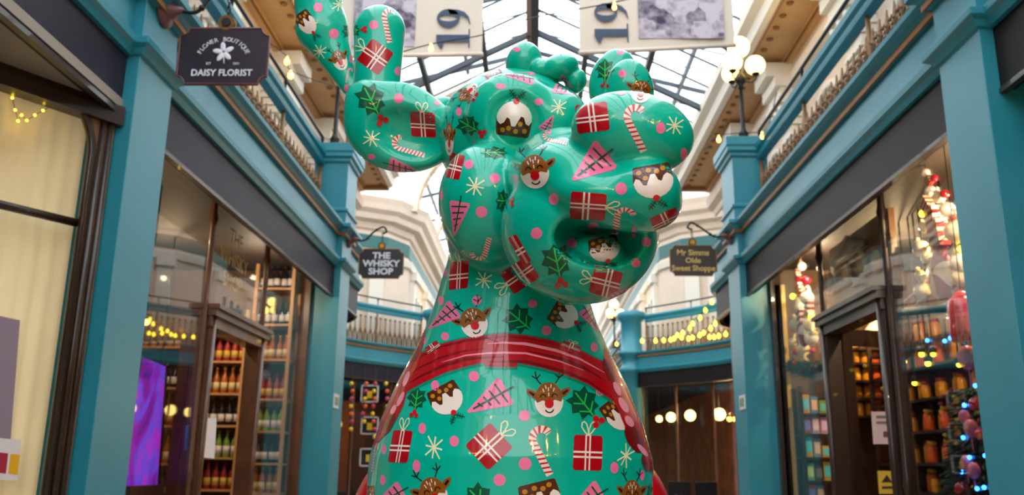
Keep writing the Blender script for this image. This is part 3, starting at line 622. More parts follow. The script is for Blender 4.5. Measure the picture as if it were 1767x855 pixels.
# ------------------------------------------------------------------ banners, festoons
def banner(px0, px1, pyb, Y, ltr_px, pic, label, slant=0.0):
    A = atY(px0, pyb, Y); B = atY(px1, pyb - slant, Y); zb = min(A.z, B.z); W_ = B.x - A.x; H_ = 1.6
    root = thing('banner', label, 'banner', (A.x, Y, A.z)); dz = B.z - A.z; n = 12
    g = BM(); tube(g, [(A.x - .01, Y, A.z - .0), (B.x + .01, Y, B.z)], .022, 8); part('bottom_pole', g, col('cream pole', 232, 214, 200), root)
    g = BM(); row = []
    for i in range(n + 1):
        t = i / n; row.append([g.verts.new((A.x + W_ * t, Y + d + .012 * math.sin(t * 9), A.z + dz * t + z)) for d in (-.003, .003) for z in (.015, H_)])
    for a_, b_ in zip(row, row[1:]):
        for f in ((a_[0], b_[0], b_[1], a_[1]), (a_[2], a_[3], b_[3], b_[2]), (a_[1], b_[1], b_[3], a_[3]), (a_[0], a_[2], b_[2], b_[0])): g.faces.new(f)
    for R_2 in (row[0], row[-1]): g.faces.new((R_2[0], R_2[1], R_2[3], R_2[2]))
    part('cloth', g, col('ivory canvas', 226, 212, 196, .8), root)
    # vertical year numerals: glyph tops point left, reading upwards
    c = atY(ltr_px[0], ltr_px[1], Y - .02); k_ = ltr_px[2]; g = BM()
    G = lambda u, v, d: Vector((c.x - v * k_, Y - .016 - d, c.z + u * k_))
    for pl_ in ([(0, 0), (.17, 0), (.17, .70), (0, .70)], [(0, .70), (-.16, .60), (-.16, .57), (0, .52)], [(-.14, -.03), (.30, -.03), (.30, 0), (-.14, 0)]): prism(g, pl_, G, 0, .003)
    n_ = 28; rg = []
    for i in range(n_ + 1):
        a_ = 2 * PI * i / n_; rg.append([g.verts.new(G(.57 + rx_ * math.cos(a_), .45 + ry_ * math.sin(a_), d_)) for rx_, ry_, d_ in ((.22, .25, 0), (.075, .20, 0), (.075, .20, .003), (.22, .25, .003))])
    for q0, q1 in zip(rg, rg[1:]):
        for e_ in range(4): g.faces.new((q0[e_], q0[(e_ + 1) % 4], q1[(e_ + 1) % 4], q1[e_]))
    prism(g, [(.79, .47), (.775, .25), (.72, .10), (.60, 0), (.42, -.04), (.42, -.02), (.55, .03), (.62, .12), (.655, .25), (.66, .42)], G, 0, .003)
    part('numerals', g, col('slate blue print', 62, 78, 104, .7), root)
    p0, p1 = atY(pic[0], pic[2], Y), atY(pic[1], pic[2], Y)
    m_ = bpy.data.materials.get('purple archive print')
    if not m_:
        m_ = bpy.data.materials.new('purple archive print'); m_.use_nodes = True; nt = m_.node_tree; b = nt.nodes['Principled BSDF']; b.inputs['Roughness'].default_value = .8
        tc = nt.nodes.new('ShaderNodeTexCoord'); n1 = nt.nodes.new('ShaderNodeTexVoronoi'); n1.feature = 'F1'; n1.distance = 'CHEBYCHEV'; n1.inputs['Scale'].default_value = 5.5; n2 = nt.nodes.new('ShaderNodeTexNoise'); n2.inputs['Scale'].default_value = 14; n2.inputs['Detail'].default_value = 6
        mx = nt.nodes.new('ShaderNodeMixRGB'); mx.inputs[0].default_value = .55; cr = nt.nodes.new('ShaderNodeValToRGB'); cr.color_ramp.elements[0].position = .30; cr.color_ramp.elements[0].color = srgb(70, 52, 86); cr.color_ramp.elements[1].position = .62; cr.color_ramp.elements[1].color = srgb(205, 195, 205)
        nt.links.new(tc.outputs['Object'], n1.inputs['Vector']); nt.links.new(tc.outputs['Object'], n2.inputs['Vector']); nt.links.new(n1.outputs['Color'], mx.inputs[1]); nt.links.new(n2.outputs['Fac'], mx.inputs[2]); nt.links.new(mx.outputs[0], cr.inputs[0]); nt.links.new(cr.outputs[0], b.inputs['Base Color'])
    g = BM(); box(g, (p0.x, Y - .022, p0.z), (p1.x, Y - .018, A.z + H_ - .1)); part('picture_print', g, m_, root)
    g = BM()
    for x in (A.x + .03, B.x - .03): tube(g, [(x, Y, A.z + H_), (x, Y, 6.3 + E)], .004, 5)
    part('hanging_cord', g, M_black, root)
banner(560, 832, 98, 7.6, (808, 72, .44), (608, 716, 82), 'ivory banner with slate numerals hanging behind the tall antler', 4)
banner(1000, 1268, 92, 7.6, (1082, 62, .44), (1102, 1250, 68), 'ivory banner with numerals and archive photograph above the nose', 14)
def festoon(pts, Y, label, group, m_=M_bulb2, r=.022, bulbs=None, wire=.006, anchor=None):
    V = [Vector(q) if False else atY(px, py, Y if not isinstance(Y, (list, tuple)) else Y[i]) for i, (px, py) in enumerate(pts)]
    if anchor: V = [Vector(anchor)] + V; bulbs = [b_ + 1 for b_ in bulbs]
    root = thing('string_lights', label, 'string lights', V[0], group)
    g = BM(); tube(g, catmull(V, 5), wire, 5); part('cable', g, M_black, root)
    for i in (bulbs if bulbs is not None else range(len(pts))):
        g = BM(); v = V[i]; lathe(g, [(.012, 0), (.012, -.03)], v, 6); ball(g, v + Vector((0, 0, -.03 - r)), r, 10, sc=(1, 1, 1.25)); part('bulb', g, m_, root)
festoon([(560, 120), (640, 105), (744, 76), (834, 60), (914, 32), (1060, 4), (1200, -30)], 7.3, 'thin festoon cable with warm bulbs hanging in front of both banners', 'ceiling festoons', bulbs=[2, 5])
festoon([(440, 60), (496, 98), (502, 122), (580, 150), (610, 160)], 9.6, 'pair of warm bulbs on a cable beside the left gallery cornice', 'ceiling festoons', bulbs=[1, 2, 4], r=.035, anchor=(-4.0, 9.6, 5.3 + E))
festoon([(1340, 160), (1325, 222), (1315, 228), (1240, 234), (1215, 260)], 10.0, 'cable with small warm bulbs beside the right lamp post', 'ceiling festoons', bulbs=[1, 2, 3], r=.028)
# fairy lights on the far right rotunda balustrade
def farY(px): return 21.0 + (1250 - px) / 150 * 2.0
fp = [(1228, 517), (1217, 531), (1208, 544), (1195, 554), (1190, 562), (1178, 570), (1169, 574), (1176, 578), (1163, 580), (1157, 582), (1145, 583), (1131, 584), (1108, 584)]
fp2 = [(1252, 540), (1234, 554), (1226, 562), (1214, 570), (1207, 574), (1195, 578), (1188, 580), (1224, 577), (1232, 577), (1240, 575), (1252, 572)]
festoon([(x, y) for x, y in fp], [farY(x) - .35 for x, y in fp], 'yellow fairy lights draped in a long curve along the far right balustrade', 'balustrade fairy lights', M_bulb, .045, wire=.01)
festoon([(x, y) for x, y in fp2], [farY(x) - .35 for x, y in fp2], 'shorter loop of yellow fairy lights at the near end of the far right balustrade', 'balustrade fairy lights', M_bulb, .045, wire=.01)
festoon([(1102, 541), (1104, 549), (1090, 575), (1064, 590)], [23.6, 23.6, 24, 25], 'few yellow bulbs beside the far round blue pillar', 'balustrade fairy lights', M_bulb, .045, wire=.01)
# exit stickers
for s, (px, py, Y) in ((-1, (580, 693, 10.9)), (1, (1281, 695, 10.7))):
    X = s * (A0[s] - .006); v = atX(px, py, X); root = thing('exit_sign', 'small green and white exit plate on the %s blue pilaster beyond the %s shop' % (('far left', 'whisky') if s < 0 else ('far right', 'sweet')), 'sign', v)
    g = BM(); box(g, (-.006, -.13, -.085), (.006, .13, .085)); obj('plate', g, M_paper, root)
    g = BM()
    for yy in (-.055, .05): box(g, (-.008 if s > 0 else .006, yy - .035, -.05), (-.006 if s > 0 else .008, yy + .035, .05))
    obj('pictogram', g, col('exit green', 10, 120, 80), root)

# ------------------------------------------------------------------ whisky shop (left)
GL = -3.15
ORD = ['lowest', 'second lowest', 'third lowest', 'fourth lowest', 'fifth lowest', 'topmost', 'very topmost']
def shelf_unit(name, X0, X1, y0, y1, zs, m_, label, group=None, back=None):
    root = thing(name, label, 'shelf', ((X0 + X1) / 2, (y0 + y1) / 2, 0), group)
    for z in zs: g = BM(); box(g, (min(X0, X1), y0, z - .025), (max(X0, X1), y1, z)); part('shelf_board', g, m_, root)
    for y in (y0, y1):
        for x in (X0, X1): g = BM(); box(g, (x - .02, y - .02, 0), (x + .02, y + .02, max(zs) + .30)); part('upright', g, m_, root)
    if back: g = BM(); box(g, (back[0], y0, .3), (back[0] + .02, y1, max(zs) + .4)); part('back_panel', g, back[1], root)
    return root
SHV = col('shelf oak', 190, 140, 92, .5); BK = col('dark shelf back', 40, 34, 34, .6)
zs3 = [atY(490, y, 10.5).z for y in (852, 800, 745, 690, 622, 562, 500)]
shelf_unit('display_shelf', -3.38, -2.93, 10.38, 10.72, zs3, SHV, 'tall display shelves of bottles behind the narrow end window of the whisky shop', None, None)
zd = [atY(390, y, 10.5).z for y in (845, 790, 735, 680, 625, 580)]
shelf_unit('door_shelf', -4.05, -3.46, 10.38, 10.72, zd, SHV, 'shelves of bottles and tubes seen through the whisky shop doorway', None, None)
zs1 = [atY(280, y, 10.5).z for y in (860, 800, 735, 670, 600)]
shelf_unit('wall_shelf', -4.9, -4.15, 10.38, 10.72, zs1, SHV, 'wall shelves seen beside the purple screen through the whisky shop first window', None, None)
def proto_bottle(name, body, lab, cap, label, cat='bottle'):
    root = thing(name, label, cat, (0, 0, -20))
    g = BM(); lathe(g, [(.034, 0), (.036, .01), (.036, .15), (.03, .18), (.013, .21), (.013, .25)], (0, 0, 0), 12); obj('glass_body', g, body, root, smooth=True)
    g = BM(); lathe(g, [(.0365, .04), (.0365, .12)], (0, 0, 0), 12); obj('paper_label', g, lab, root)
    g = BM(); lathe(g, [(.015, .245), (.015, .285)], (0, 0, 0), 10); obj('cap', g, cap, root)
    return root
def dup(root, loc, label=None, group=None, sc=1.0):
    r = root.copy(); C.objects.link(r); r.location = loc; r.scale = (sc, sc, sc)
    if label: r['label'] = label
    if group: r['group'] = group
    for ch in root.children: c = ch.copy(); C.objects.link(c); c.parent = r
    return r
pb = [proto_bottle('whisky_bottle', col('dark bottle', 30, 22, 20, .15), M_paper, col('cap black', 20, 20, 22), 'b'), proto_bottle('whisky_bottle', col('amber bottle', 170, 88, 22, .15), col('cream label', 220, 200, 150), col('cap gold', 180, 130, 50), 'b'),
      proto_bottle('gift_tube', col('red tube', 150, 30, 34, .4), col('gold label', 210, 170, 70), col('cap red', 120, 20, 24), 'b', 'box'), proto_bottle('gift_tube', col('green tube', 120, 150, 50, .4), M_paper, col('cap green', 60, 80, 30), 'b', 'box')]
def one(p, loc, label, group, sc=1.0): return dup(p, loc, label, group, sc)
rows3 = [(1, 'amber bottle on the bottom row of the end window shelves'), (0, 'dark bottle with pale label two rows up in the end window shelves'), (3, 'green tube or bottle on the third row of the end window shelves'), (2, 'red tube on the middle row of the end window shelves'), (1, 'amber bottle just under the dark row in the end window shelves'), (0, 'black bottle with white label in the row near the end window head'), (0, 'dark bottle on the highest row of the end window shelves')]
for k, z in enumerate(zs3):
    for i in range(5): one(pb[rows3[k][0]], (-2.99 - i * .085, 10.47 + .03 * (i % 2), z), rows3[k][1], 'end window row %d' % k, 1.05)
for k, z in enumerate(zs1):
    for i in range(7): one(pb[k % 3], (-4.22 - .1 * i, 10.48, z), '%s on the %s wall shelf beside the purple screen' % (['dark bottle', 'amber bottle', 'red gift tube'][k % 3], ORD[k]), 'wall shelf row %d' % k, 1.1)
for k, z in enumerate(zd):
    for i in range(6): one(pb[(k + 2) % 4], (-3.52 - i * .095, 10.48, z), '%s on the %s shelf seen through the whisky doorway' % (['dark bottle', 'amber bottle', 'red gift tube', 'green gift tube'][(k + 2) % 4], ORD[k]), 'doorway shelf row %d' % k, 1.1)
def cleanup_proto(p):
    for ch in list(p.children): bpy.data.objects.remove(ch)
    bpy.data.objects.remove(p)
for p in pb: cleanup_proto(p)
# purple poster
m_ = bpy.data.materials.new('purple poster'); m_.use_nodes = True; nt = m_.node_tree; b = nt.nodes['Principled BSDF']
tc = nt.nodes.new('ShaderNodeTexCoord'); n1 = nt.nodes.new('ShaderNodeTexNoise'); n1.inputs['Scale'].default_value = 2.2; n1.inputs['Distortion'].default_value = 2.5; cr = nt.nodes.new('ShaderNodeValToRGB')
mp = nt.nodes.new('ShaderNodeMapping'); mp.inputs['Scale'].default_value = (1, 1, .45); nt.links.new(tc.outputs['Object'], mp.inputs[0]); nt.links.new(mp.outputs[0], n1.inputs['Vector'])
for p_, c_ in ((.3, (40, 20, 110)), (.45, (130, 20, 160)), (.55, (90, 70, 210)), (.7, (170, 40, 190))):
    e = cr.color_ramp.elements.new(p_); e.color = srgb(*c_)
cr.color_ramp.elements.remove(cr.color_ramp.elements[0]); cr.color_ramp.elements.remove(cr.color_ramp.elements[-1])
nt.links.new(n1.outputs['Fac'], cr.inputs[0]); nt.links.new(cr.outputs[0], b.inputs['Base Color']); nt.links.new(cr.outputs[0], b.inputs['Emission Color']); b.inputs['Emission Strength'].default_value = .55
root = thing('display_screen', 'glowing purple display screen leaning inside the first whisky shop window', 'screen', (-3.1, 5.9, 0))
c = [atX(x, y, -3.1) for x, y in ((243, 615), (287, 632), (272, 840), (205, 840))]
g = BM(); vs = [g.verts.new(v) for v in c] + [g.verts.new(v - Vector((.03, 0, 0))) for v in c]
for f in ((0, 1, 2, 3), (7, 6, 5, 4), (0, 4, 5, 1), (1, 5, 6, 2), (2, 6, 7, 3), (3, 7, 4, 0)): g.faces.new([vs[k] for k in f])
part('picture', g, m_, root)
g = BM(); tube(g, [v + Vector((.005, 0, 0)) for v in c], .012, 6, closed=True); part('frame', g, M_black, root)
g = BM(); box(g, (-3.16, c[3].y, 0), (-3.04, c[2].y, c[3].z)); part('stand', g, M_dwood, root)
def card(name, pts, X, m_, label, cat, th=.006, extra=None):
    c = [atX(x, y, X) for x, y in pts]; o0 = sum(c, Vector()) / 4; g = BM(); sg = -1 if X > 0 else 1
    vs = [g.verts.new(v) for v in c] + [g.verts.new(v - Vector((th * sg, 0, 0))) for v in c]
    for f in ((0, 1, 2, 3), (7, 6, 5, 4), (0, 4, 5, 1), (1, 5, 6, 2), (2, 6, 7, 3), (3, 7, 4, 0)): g.faces.new([vs[k] for k in f])
    if extra:
        root = thing(name, label, cat, o0); part('sheet', g, m_, root)
        for nm_, p2, m2 in extra:
            c2 = [atX(x, y, X + .003 * sg) for x, y in p2]; g = BM(); vs = [g.verts.new(v) for v in c2] + [g.verts.new(v - Vector((.002 * sg, 0, 0))) for v in c2]; n = len(c2)
            g.faces.new(vs[:n]); g.faces.new(vs[n:][::-1])
            for k in range(n): g.faces.new((vs[k], vs[(k + 1) % n], vs[n + (k + 1) % n], vs[n + k]))
            part(nm_, g, m2, root)
        return root
    return tag(obj(name, g, m_), label, cat)
card('notice', [(354, 722), (374, 722), (370, 792), (350, 790)], -2.86, M_paper, 'tall pale notice fixed in the whisky shop doorway', 'notice')
card('notice', [(322, 735), (333, 733), (330, 776), (319, 778)], -2.86, col('blue label', 60, 120, 220), 'small blue and white notice on the whisky window beside the door post', 'notice')
# gilt lettering on the transom glass
t = text_mesh('glass_lettering', 'THE\nWHISKY\nSHOP', .21, col('gold leaf', 214, 176, 50, .4), None, atX(405, 452, -2.86), (PI / 2, 0, PI / 2), .001); t.rotation_euler = (PI / 2, 0, PI / 2)
tag(t, 'gold leaf lettering on the glass over the whisky shop door', 'lettering')
def pendant(X, Y, z, r, label, group=None, m_=M_lamp, top=2.44 + E):
    root = thing('pendant_lamp', label, 'lamp', (X, Y, z), group); g = BM(); ball(g, (X, Y, z), r, 16); part('globe', g, m_, root, smooth=True)
    g = BM(); tube(g, [(X, Y, z + r), (X, Y, top)], .008, 6); lathe(g, [(.03, 0), (.04, .03), (.01, .06)], (X, Y, z + r - .01), 8); part('cord', g, M_black, root)
for px, py in ((384, 398), (405, 386), (397, 416)): v = atX(px, py, -3.7); pendant(v.x, v.y, v.z, .07, 'small creamy globe clustered above the whisky door transom', 'clustered globe lamps', mat('creamy globe', srgb(255, 214, 130), .3, emit=1.0, ecol=srgb(255, 190, 90)))
v = atX(252, 556, -3.3); pendant(v.x, v.y, v.z, .03, 'tiny bare orange bulb above the purple screen', None, M_bulb2)
festoon([(248, 572), (262, 574), (278, 570), (292, 573), (308, 577), (322, 574), (342, 580)], [8.2] * 7, 'short row of yellow fairy lights over the whisky wall shelves', None, M_bulb, .014, wire=.003)
for px, py, r in ((271, 699, .055), (328, 702, .055), (383, 708, .055)): v = atX(px, py, -3.9); pendant(v.x, v.y, v.z, r, 'one of three small low globes inside the whisky shop', 'low globes in whisky shop', mat('small globe', srgb(255, 220, 130), .3, emit=2.5, ecol=srgb(255, 200, 100)))
light('whisky_light', (-3.6, 6.8, 3.3), 22, (1, .74, .45)); light('whisky_light', (-3.15, 9.6, 3.4), 17, (1, .8, .55)); light('whisky_light', (-4.0, 9.2, 3.3), 22, (1, .7, .4))

# ------------------------------------------------------------------ sweet shop (right)
M_sw = col('candy white', 238, 226, 206, .3, coat=.5); M_sr = col('candy red', 160, 34, 50, .3, coat=.5); M_cr = col('cream meringue', 240, 220, 170, .35); M_rb = col('red bauble', 190, 14, 34, .15, coat=1.0); M_stripe = None
def candy_garland(pts, X, r0, label, swirl):
    c0 = atX(*pts[0][:2], X); root = thing('candy_garland', label, 'garland', c0)
    path = [atX(p[0], p[1], X) for p in pts]; g = BM(); tube(g, [Vector((path[0].x, path[0].y, 2.38 + E))] + path, .006, 6); part('cord', g, M_gold, root)
    for (px, py, kind, r), v in zip(pts, path):
        g = BM(); R = Matrix.Rotation(random.uniform(-.7, .7), 4, 'X')
        def put(n0):
            g.verts.ensure_lookup_table()
            for q in g.verts[n0:]: q.co = R @ q.co + v
        if kind == 'w':                     # wrapped sweet with twisted ends
            lathe(g, [(r * .5, -r * 1.5), (r * .12, -r * .85), (r * .75, -r * .45), (r * .85, 0), (r * .75, r * .45), (r * .12, r * .85), (r * .5, r * 1.5)], (0, 0, 0), 12); put(0); part('wrapped_sweet', g, M_cr, root, smooth=True)
        elif kind == 'm':
            ball(g, (0, 0, 0), r, 12); put(0); n0 = len(g.verts); ball(g, (0, r * .3, r * .9), r * .6, 10); ball(g, (0, 0, r * 1.5), r * .3, 8); put(n0); part('meringue', g, M_sw, root, smooth=True)
        elif kind == 'r': ball(g, (0, 0, 0), r, 12); put(0); part('bauble', g, M_rb, root, smooth=True)
        elif kind == 's':                   # striped sweet block
            for k in range(6): box(g, (-r * .4, -r * .7, -r + k * r / 3), (r * .4, r * .7, -r + (k + .9) * r / 3), None, k % 2)
            put(0); part('striped_sweet', g, [M_sr, M_sw], root)
        elif kind == 'p':                   # peppermint swirl disc
            n = 12; nr = 5
            for side in (-1, 1):
                for k in range(n):
                    for j in range(nr):
                        def q(a_, b_): rr = r * b_ / nr; an = 2 * PI * a_ / n + b_ * .12; return Vector((side * (-.0 + r * .30 * (1 - (b_ / nr) ** 2) ** .5), rr * math.cos(an), rr * math.sin(an)))
                        vs = [g.verts.new(q(k, j)), g.verts.new(q(k + 1, j)), g.verts.new(q(k + 1, j + 1)), g.verts.new(q(k, j + 1))]
                        g.faces.new(vs).material_index = (k // 2) % 2
            bmesh.ops.remove_doubles(g, verts=g.verts[:], dist=1e-5); put(0); part('peppermint_swirl', g, [M_sw, M_sr], root, smooth=True)
        elif kind == 'l':
            ball(g, (0, 0, 0), r, 10); put(0); part('lamp_bulb', g, M_bulb, root)
    return root
candy_garland([(1597, 298, 'm', .035), (1603, 312, 's', .045), (1612, 308, 'r', .03), (1605, 330, 'm', .045), (1630, 335, 'r', .035), (1620, 340, 'm', .05), (1600, 355, 's', .07), (1592, 369, 'l', .03), (1634, 362, 'm', .06), (1612, 380, 's', .10), (1596, 392, 'm', .05), (1645, 376, 'r', .03), (1620, 405, 's', .11), (1652, 400, 'w', .11),
    (1590, 430, 'm', .07), (1618, 420, 's', .09), (1600, 445, 'w', .06), (1660, 430, 'l', .03), (1622, 474, 'p', .20), (1655, 455, 'm', .07), (1658, 480, 'w', .08), (1588, 475, 'w', .05), (1592, 502, 'w', .08)], 3.12, .1, 'large hanging garland of giant sweets with a peppermint swirl nearest the foreground right pilaster', 'p')
candy_garland([(1383, 460, 'm', .05), (1376, 475, 's', .06), (1390, 485, 'r', .05), (1380, 500, 's', .07), (1392, 515, 'm', .08), (1368, 512, 'l', .035), (1378, 530, 'm', .08), (1396, 530, 's', .09), (1383, 548, 's', .1), (1400, 545, 'l', .03), (1374, 560, 'm', .09), (1398, 560, 'w', .10), (1384, 580, 'p', .17), (1370, 592, 'w', .08), (1400, 585, 'm', .08), (1386, 604, 'w', .09), (1402, 606, 'r', .04), (1373, 608, 'r', .04)], 3.02, .1, 'smaller hanging garland of giant sweets in the far narrow sweet shop window', 'p')
# wreaths of greenery
def greenery(bm, c, R, n, r, sc=(1, 1, 1), mi=0):
    for i in range(n):
        a = random.random() * 2 * PI; b = random.gauss(0, .5); v = Vector(c) + Vector((R * math.cos(a) * sc[0] * random.random() ** .4, R * math.sin(a) * sc[1] * random.random() ** .4, b * R * sc[2]))
        d = Vector((random.uniform(-1, 1), random.uniform(-1, 1), random.uniform(-1, .3))).normalized() * r * 2; tube(bm, [v, v + d], [r * .25, r * .05], 4)
M_fir = col('fir green', 20, 62, 40, .7)
gar = thing('fir_garland', 'dark green fir garland below the smaller garland of sweets', 'garland', atX(1385, 632, 3.02)); g = BM()
for t in range(24):
    v = atX(1366 + t * 2.2, 628 + 9 * math.sin(t / 24 * PI), 3.02); greenery(g, v, .05, 20, .045)
part('foliage', g, M_fir, gar)
for px, py in ((1370, 628), (1383, 640), (1402, 634)): g = BM(); ball(g, atX(px, py, 2.97), .03, 10); part('bauble', g, M_rb, gar, smooth=True)
# christmas tree with lights, right edge
tc_ = atX(1685, 700, 3.25); tree = thing('christmas_tree', 'decorated fir tree with blue lights and red baubles inside the sweet shop window', 'tree', (tc_.x, tc_.y, 0))
g = BM(); lathe(g, [(.04, 0), (.035, 1.0), (.01, 1.85)], (tc_.x, tc_.y, 0), 8); part('trunk', g, M_dwood, tree)
g = BM()
for i in range(2600):
    z = random.uniform(.35, 1.95); R = .42 * (1 - (z - .35) / 1.75) + .05; a = random.random() * 2 * PI; rr = R * random.random() ** .5
    v = Vector((tc_.x + rr * math.cos(a), tc_.y + rr * math.sin(a), z)); d = Vector((math.cos(a), math.sin(a), -.35)).normalized() * .09; tube(g, [v, v + d], [.014, .003], 4)
part('foliage', g, M_fir, tree)
for i, (px, py) in enumerate(((1651, 568), (1640, 584), (1663, 589), (1630, 589), (1600, 588), (1664, 700), (1662, 756), (1673, 790), (1659, 815), (1686, 844), (1700, 787), (1698, 842), (1683, 666))):
    g = BM(); ball(g, atX(px, py, 3.05), .016, 8); part('blue_bulb', g, M_blue, tree)
for px, py, r in ((1682, 698, .045), (1692, 750, .04), (1661, 845, .06), (1688, 610, .05), (1700, 700, .04)): g = BM(); ball(g, atX(px, py, 3.06), r, 12); part('bauble', g, M_rb, tree, smooth=True)
for px, py, r in ((1670, 618, .07), (1675, 740, .05), (1680, 813, .045), (1668, 800, .045), (1664, 720, .04)): g = BM(); ball(g, atX(px, py, 3.05), r, 12, sc=(1, .8, 1.3)); lathe(g, [(.006, -r * 3), (.006, -r)], atX(px, py, 3.05), 6); part('lollipop', g, col('pink candy', 200, 110, 130, .3), tree, smooth=True)
g = BM(); v = atX(1663, 550, 2.99); lathe(g, [(.09, -.16), (.1, -.1), (.1, .12), (.05, .18), (.01, .2)], v, 14); rl = thing('red_lantern', 'glossy red lantern hung above the blue lit tree', 'ornament', v); g2 = BM(); tube(g2, [v + Vector((0, 0, .19)), Vector((v.x, v.y, 2.38 + E))], .004, 5)
part('lantern_body', g, M_rb, rl, smooth=True); part('cord', g2, M_black, rl)
# dark garlanded bar across the window
br = thing('hanging_rail', 'dark green padded rail hung across the sweet shop window below the giant sweets', 'rail', atX(1600, 535, 3.3)); g = BM(); tube(g, [atX(1542, 540, 3.3), atX(1690, 528, 3.3)], .035, 8); part('rail', g, M_fir, br)
g = BM(); tube(g, [atX(1545, 541, 3.3), Vector((3.3, atX(1545, 541, 3.3).y, 2.38 + E))], .004, 5); tube(g, [atX(1545, 535, 3.3), atX(1578, 508, 3.3), atX(1600, 485, 3.3)], .012, 6); part('gold_cord', g, M_gold, br)
# shelf bays with golden goods
zr = [atX(1600, y, 3.8).z for y in (850, 800, 745, 690, 635, 590)]
shelf_unit('sweet_shelf', 3.7, 4.0, 7.0, 9.7, zr, M_dwood, 'dark shelving packed with golden jars inside the sweet shop window', None, (4.05, BK))
jar = thing('sweet_jar', 'j', 'jar', (0, 0, -20)); g = BM(); lathe(g, [(.045, 0), (.05, .02), (.05, .13), (.035, .16)], (0, 0, 0), 12); obj('jar_body', g, col('golden jar', 226, 150, 30, .25), jar, smooth=True); g = BM(); lathe(g, [(.04, .16), (.04, .19)], (0, 0, 0), 12); obj('lid', g, col('red lid', 150, 30, 20), jar)
jar2 = thing('sweet_jar', 'j', 'jar', (0, 0, -20)); g = BM(); lathe(g, [(.045, 0), (.05, .02), (.05, .13), (.035, .16)], (0, 0, 0), 12); obj('jar_body', g, col('orange jar', 214, 90, 40, .25), jar2, smooth=True); g = BM(); lathe(g, [(.04, .16), (.04, .19)], (0, 0, 0), 12); obj('lid', g, col('gold lid', 220, 180, 60), jar2)
for k, z in enumerate(zr):
    for i in range(14):
        if random.random() < .15: continue
        w_ = jar if random.random() < .65 else jar2; one(w_, (3.77 + .06 * (i % 2), 7.1 + i * .18, z), '%s sweet jar on the %s shelf of the dark window shelving' % ('golden' if w_ is jar else 'orange', ORD[k]), '%s jars row %d' % ('gold' if w_ is jar else 'orange', k), random.uniform(.8, 1.2))
# shelves at the back seen through the doorway
zr2 = [atY(1480, y, 10.2).z for y in (720, 690, 660, 630, 605)]
shelf_unit('back_shelf', 3.5, 4.2, 9.95, 10.42, zr2, M_dwood, 'back wall shelves of golden goods seen through the sweet shop door')
for k, z in enumerate(zr2):
    for i in range(6): w_ = jar if i % 3 else jar2; one(w_, (3.58 + i * .11, 10.1, z), '%s jar on the %s back shelf seen through the sweet shop door' % ('golden' if i % 3 else 'orange', ORD[k]), 'back %s jars %d' % ('gold' if i % 3 else 'orange', k), .95)
cleanup_proto(jar); cleanup_proto(jar2)
# spotlights row in the ceiling of the shop
for k, (px, py, X, r) in enumerate(((1462, 640, 4.6, .03), (1475, 645, 4.6, .03), (1490, 642, 4.6, .03), (1505, 640, 4.6, .03), (1520, 640, 4.6, .03), (1560, 625, 3.6, .025), (1590, 612, 3.6, .025), (1601, 628, 3.6, .025), (1610, 612, 3.6, .022), (1578, 662, 3.6, .022), (1655, 630, 3.4, .02))):
    v = atX(px, py, X); pendant(v.x, v.y, v.z, r, 'one of many tiny golden bulbs hanging inside the sweet shop', 'golden bulbs in the sweet shop', M_bulb)
v = atX(1516, 570, 3.9); ls = thing('bell_lamp', 'pale bell shaped lamp shade hanging just inside the sweet shop door', 'lamp', v); g = BM(); lathe(g, [(.02, .14), (.06, .12), (.15, 0), (.16, -.05), (.15, -.05), (.05, .1)], v, 18); part('lamp_shade', g, col('pale shade', 230, 215, 190), ls, smooth=True); g = BM(); tube(g, [v + Vector((0, 0, .13)), Vector((v.x, v.y, 2.44 + E))], .006, 5); part('cord', g, M_black, ls)
# door pediment and sign board with round ornaments
pd = thing('shop_board', 'brown board with round ornaments and small pediment over the sweet shop door', 'board', atX(1470, 480, 2.96)); Xb = 2.98
yA, yB = 7.12, 8.62; zA, zB = 1.50 + E, 2.16 + E
g = BM(); bxs(g, 1, Xb, Xb + .05, yA, yB, zA, zB); part('panel', g, mat('warm brown board', srgb(120, 78, 46), .35, noise=.2, nscale=2, coat=.2), pd)
g = BM(); bxs(g, 1, Xb - .03, Xb + .05, yA, yB, zA - .02, zA + .05); v0, v1, v2 = (7.6, 1.98 + E), (8.5, 1.98 + E), (8.05, 2.14 + E)
tube(g, [(Xb - .02, *v0), (Xb - .02, *v2), (Xb - .02, *v1), ], .03, 6); tube(g, [(Xb - .02, *v0), (Xb - .02, *v1)], .025, 6); part('pediment', g, M_dwood, pd)
for px, py, r in ((1459, 473, .10), (1429, 487, .10), (1485, 452, .10), (1510, 452, .10)):
    v = atX(px, py, Xb - .03); g = BM(); lathe(g, [(r, .02), (r, -.0), (r * .85, -.012), (r * .8, .0)], v, 22, 'X'); part('round_ornament', g, col('pale roundel', 200, 170, 130, .3), pd)
card('notice', [(1503, 711), (1538, 711), (1540, 767), (1507, 767)], 2.99, col('pink paper', 214, 180, 176), 'pale pink printed notice on the sweet shop door', 'notice', extra=[('print', [(1512, 718), (1533, 718), (1533, 722), (1512, 722)], col('grey ink', 120, 90, 90)), ('print', [(1512, 728), (1530, 728), (1530, 732), (1512, 732)], col('grey ink', 0, 0, 0)), ('print', [(1524, 745), (1533, 745), (1533, 755), (1524, 755)], col('maroon ink', 120, 40, 40))])
card('notice', [(1514, 813), (1545, 814), (1549, 853), (1517, 853)], 2.99, col('yellow sign', 214, 170, 40), 'yellow warning notice low on the sweet shop door', 'notice', extra=[('symbol', [(1530, 820), (1539, 833), (1521, 833)], M_black), ('print', [(1522, 840), (1542, 840), (1542, 844), (1522, 844)], M_black)])
card('tall_card', [(1458, 715), (1470, 715), (1478, 810), (1464, 810)], 3.3, col('scarlet card', 200, 30, 36), 'tall scarlet card standing inside the sweet shop doorway', 'card')
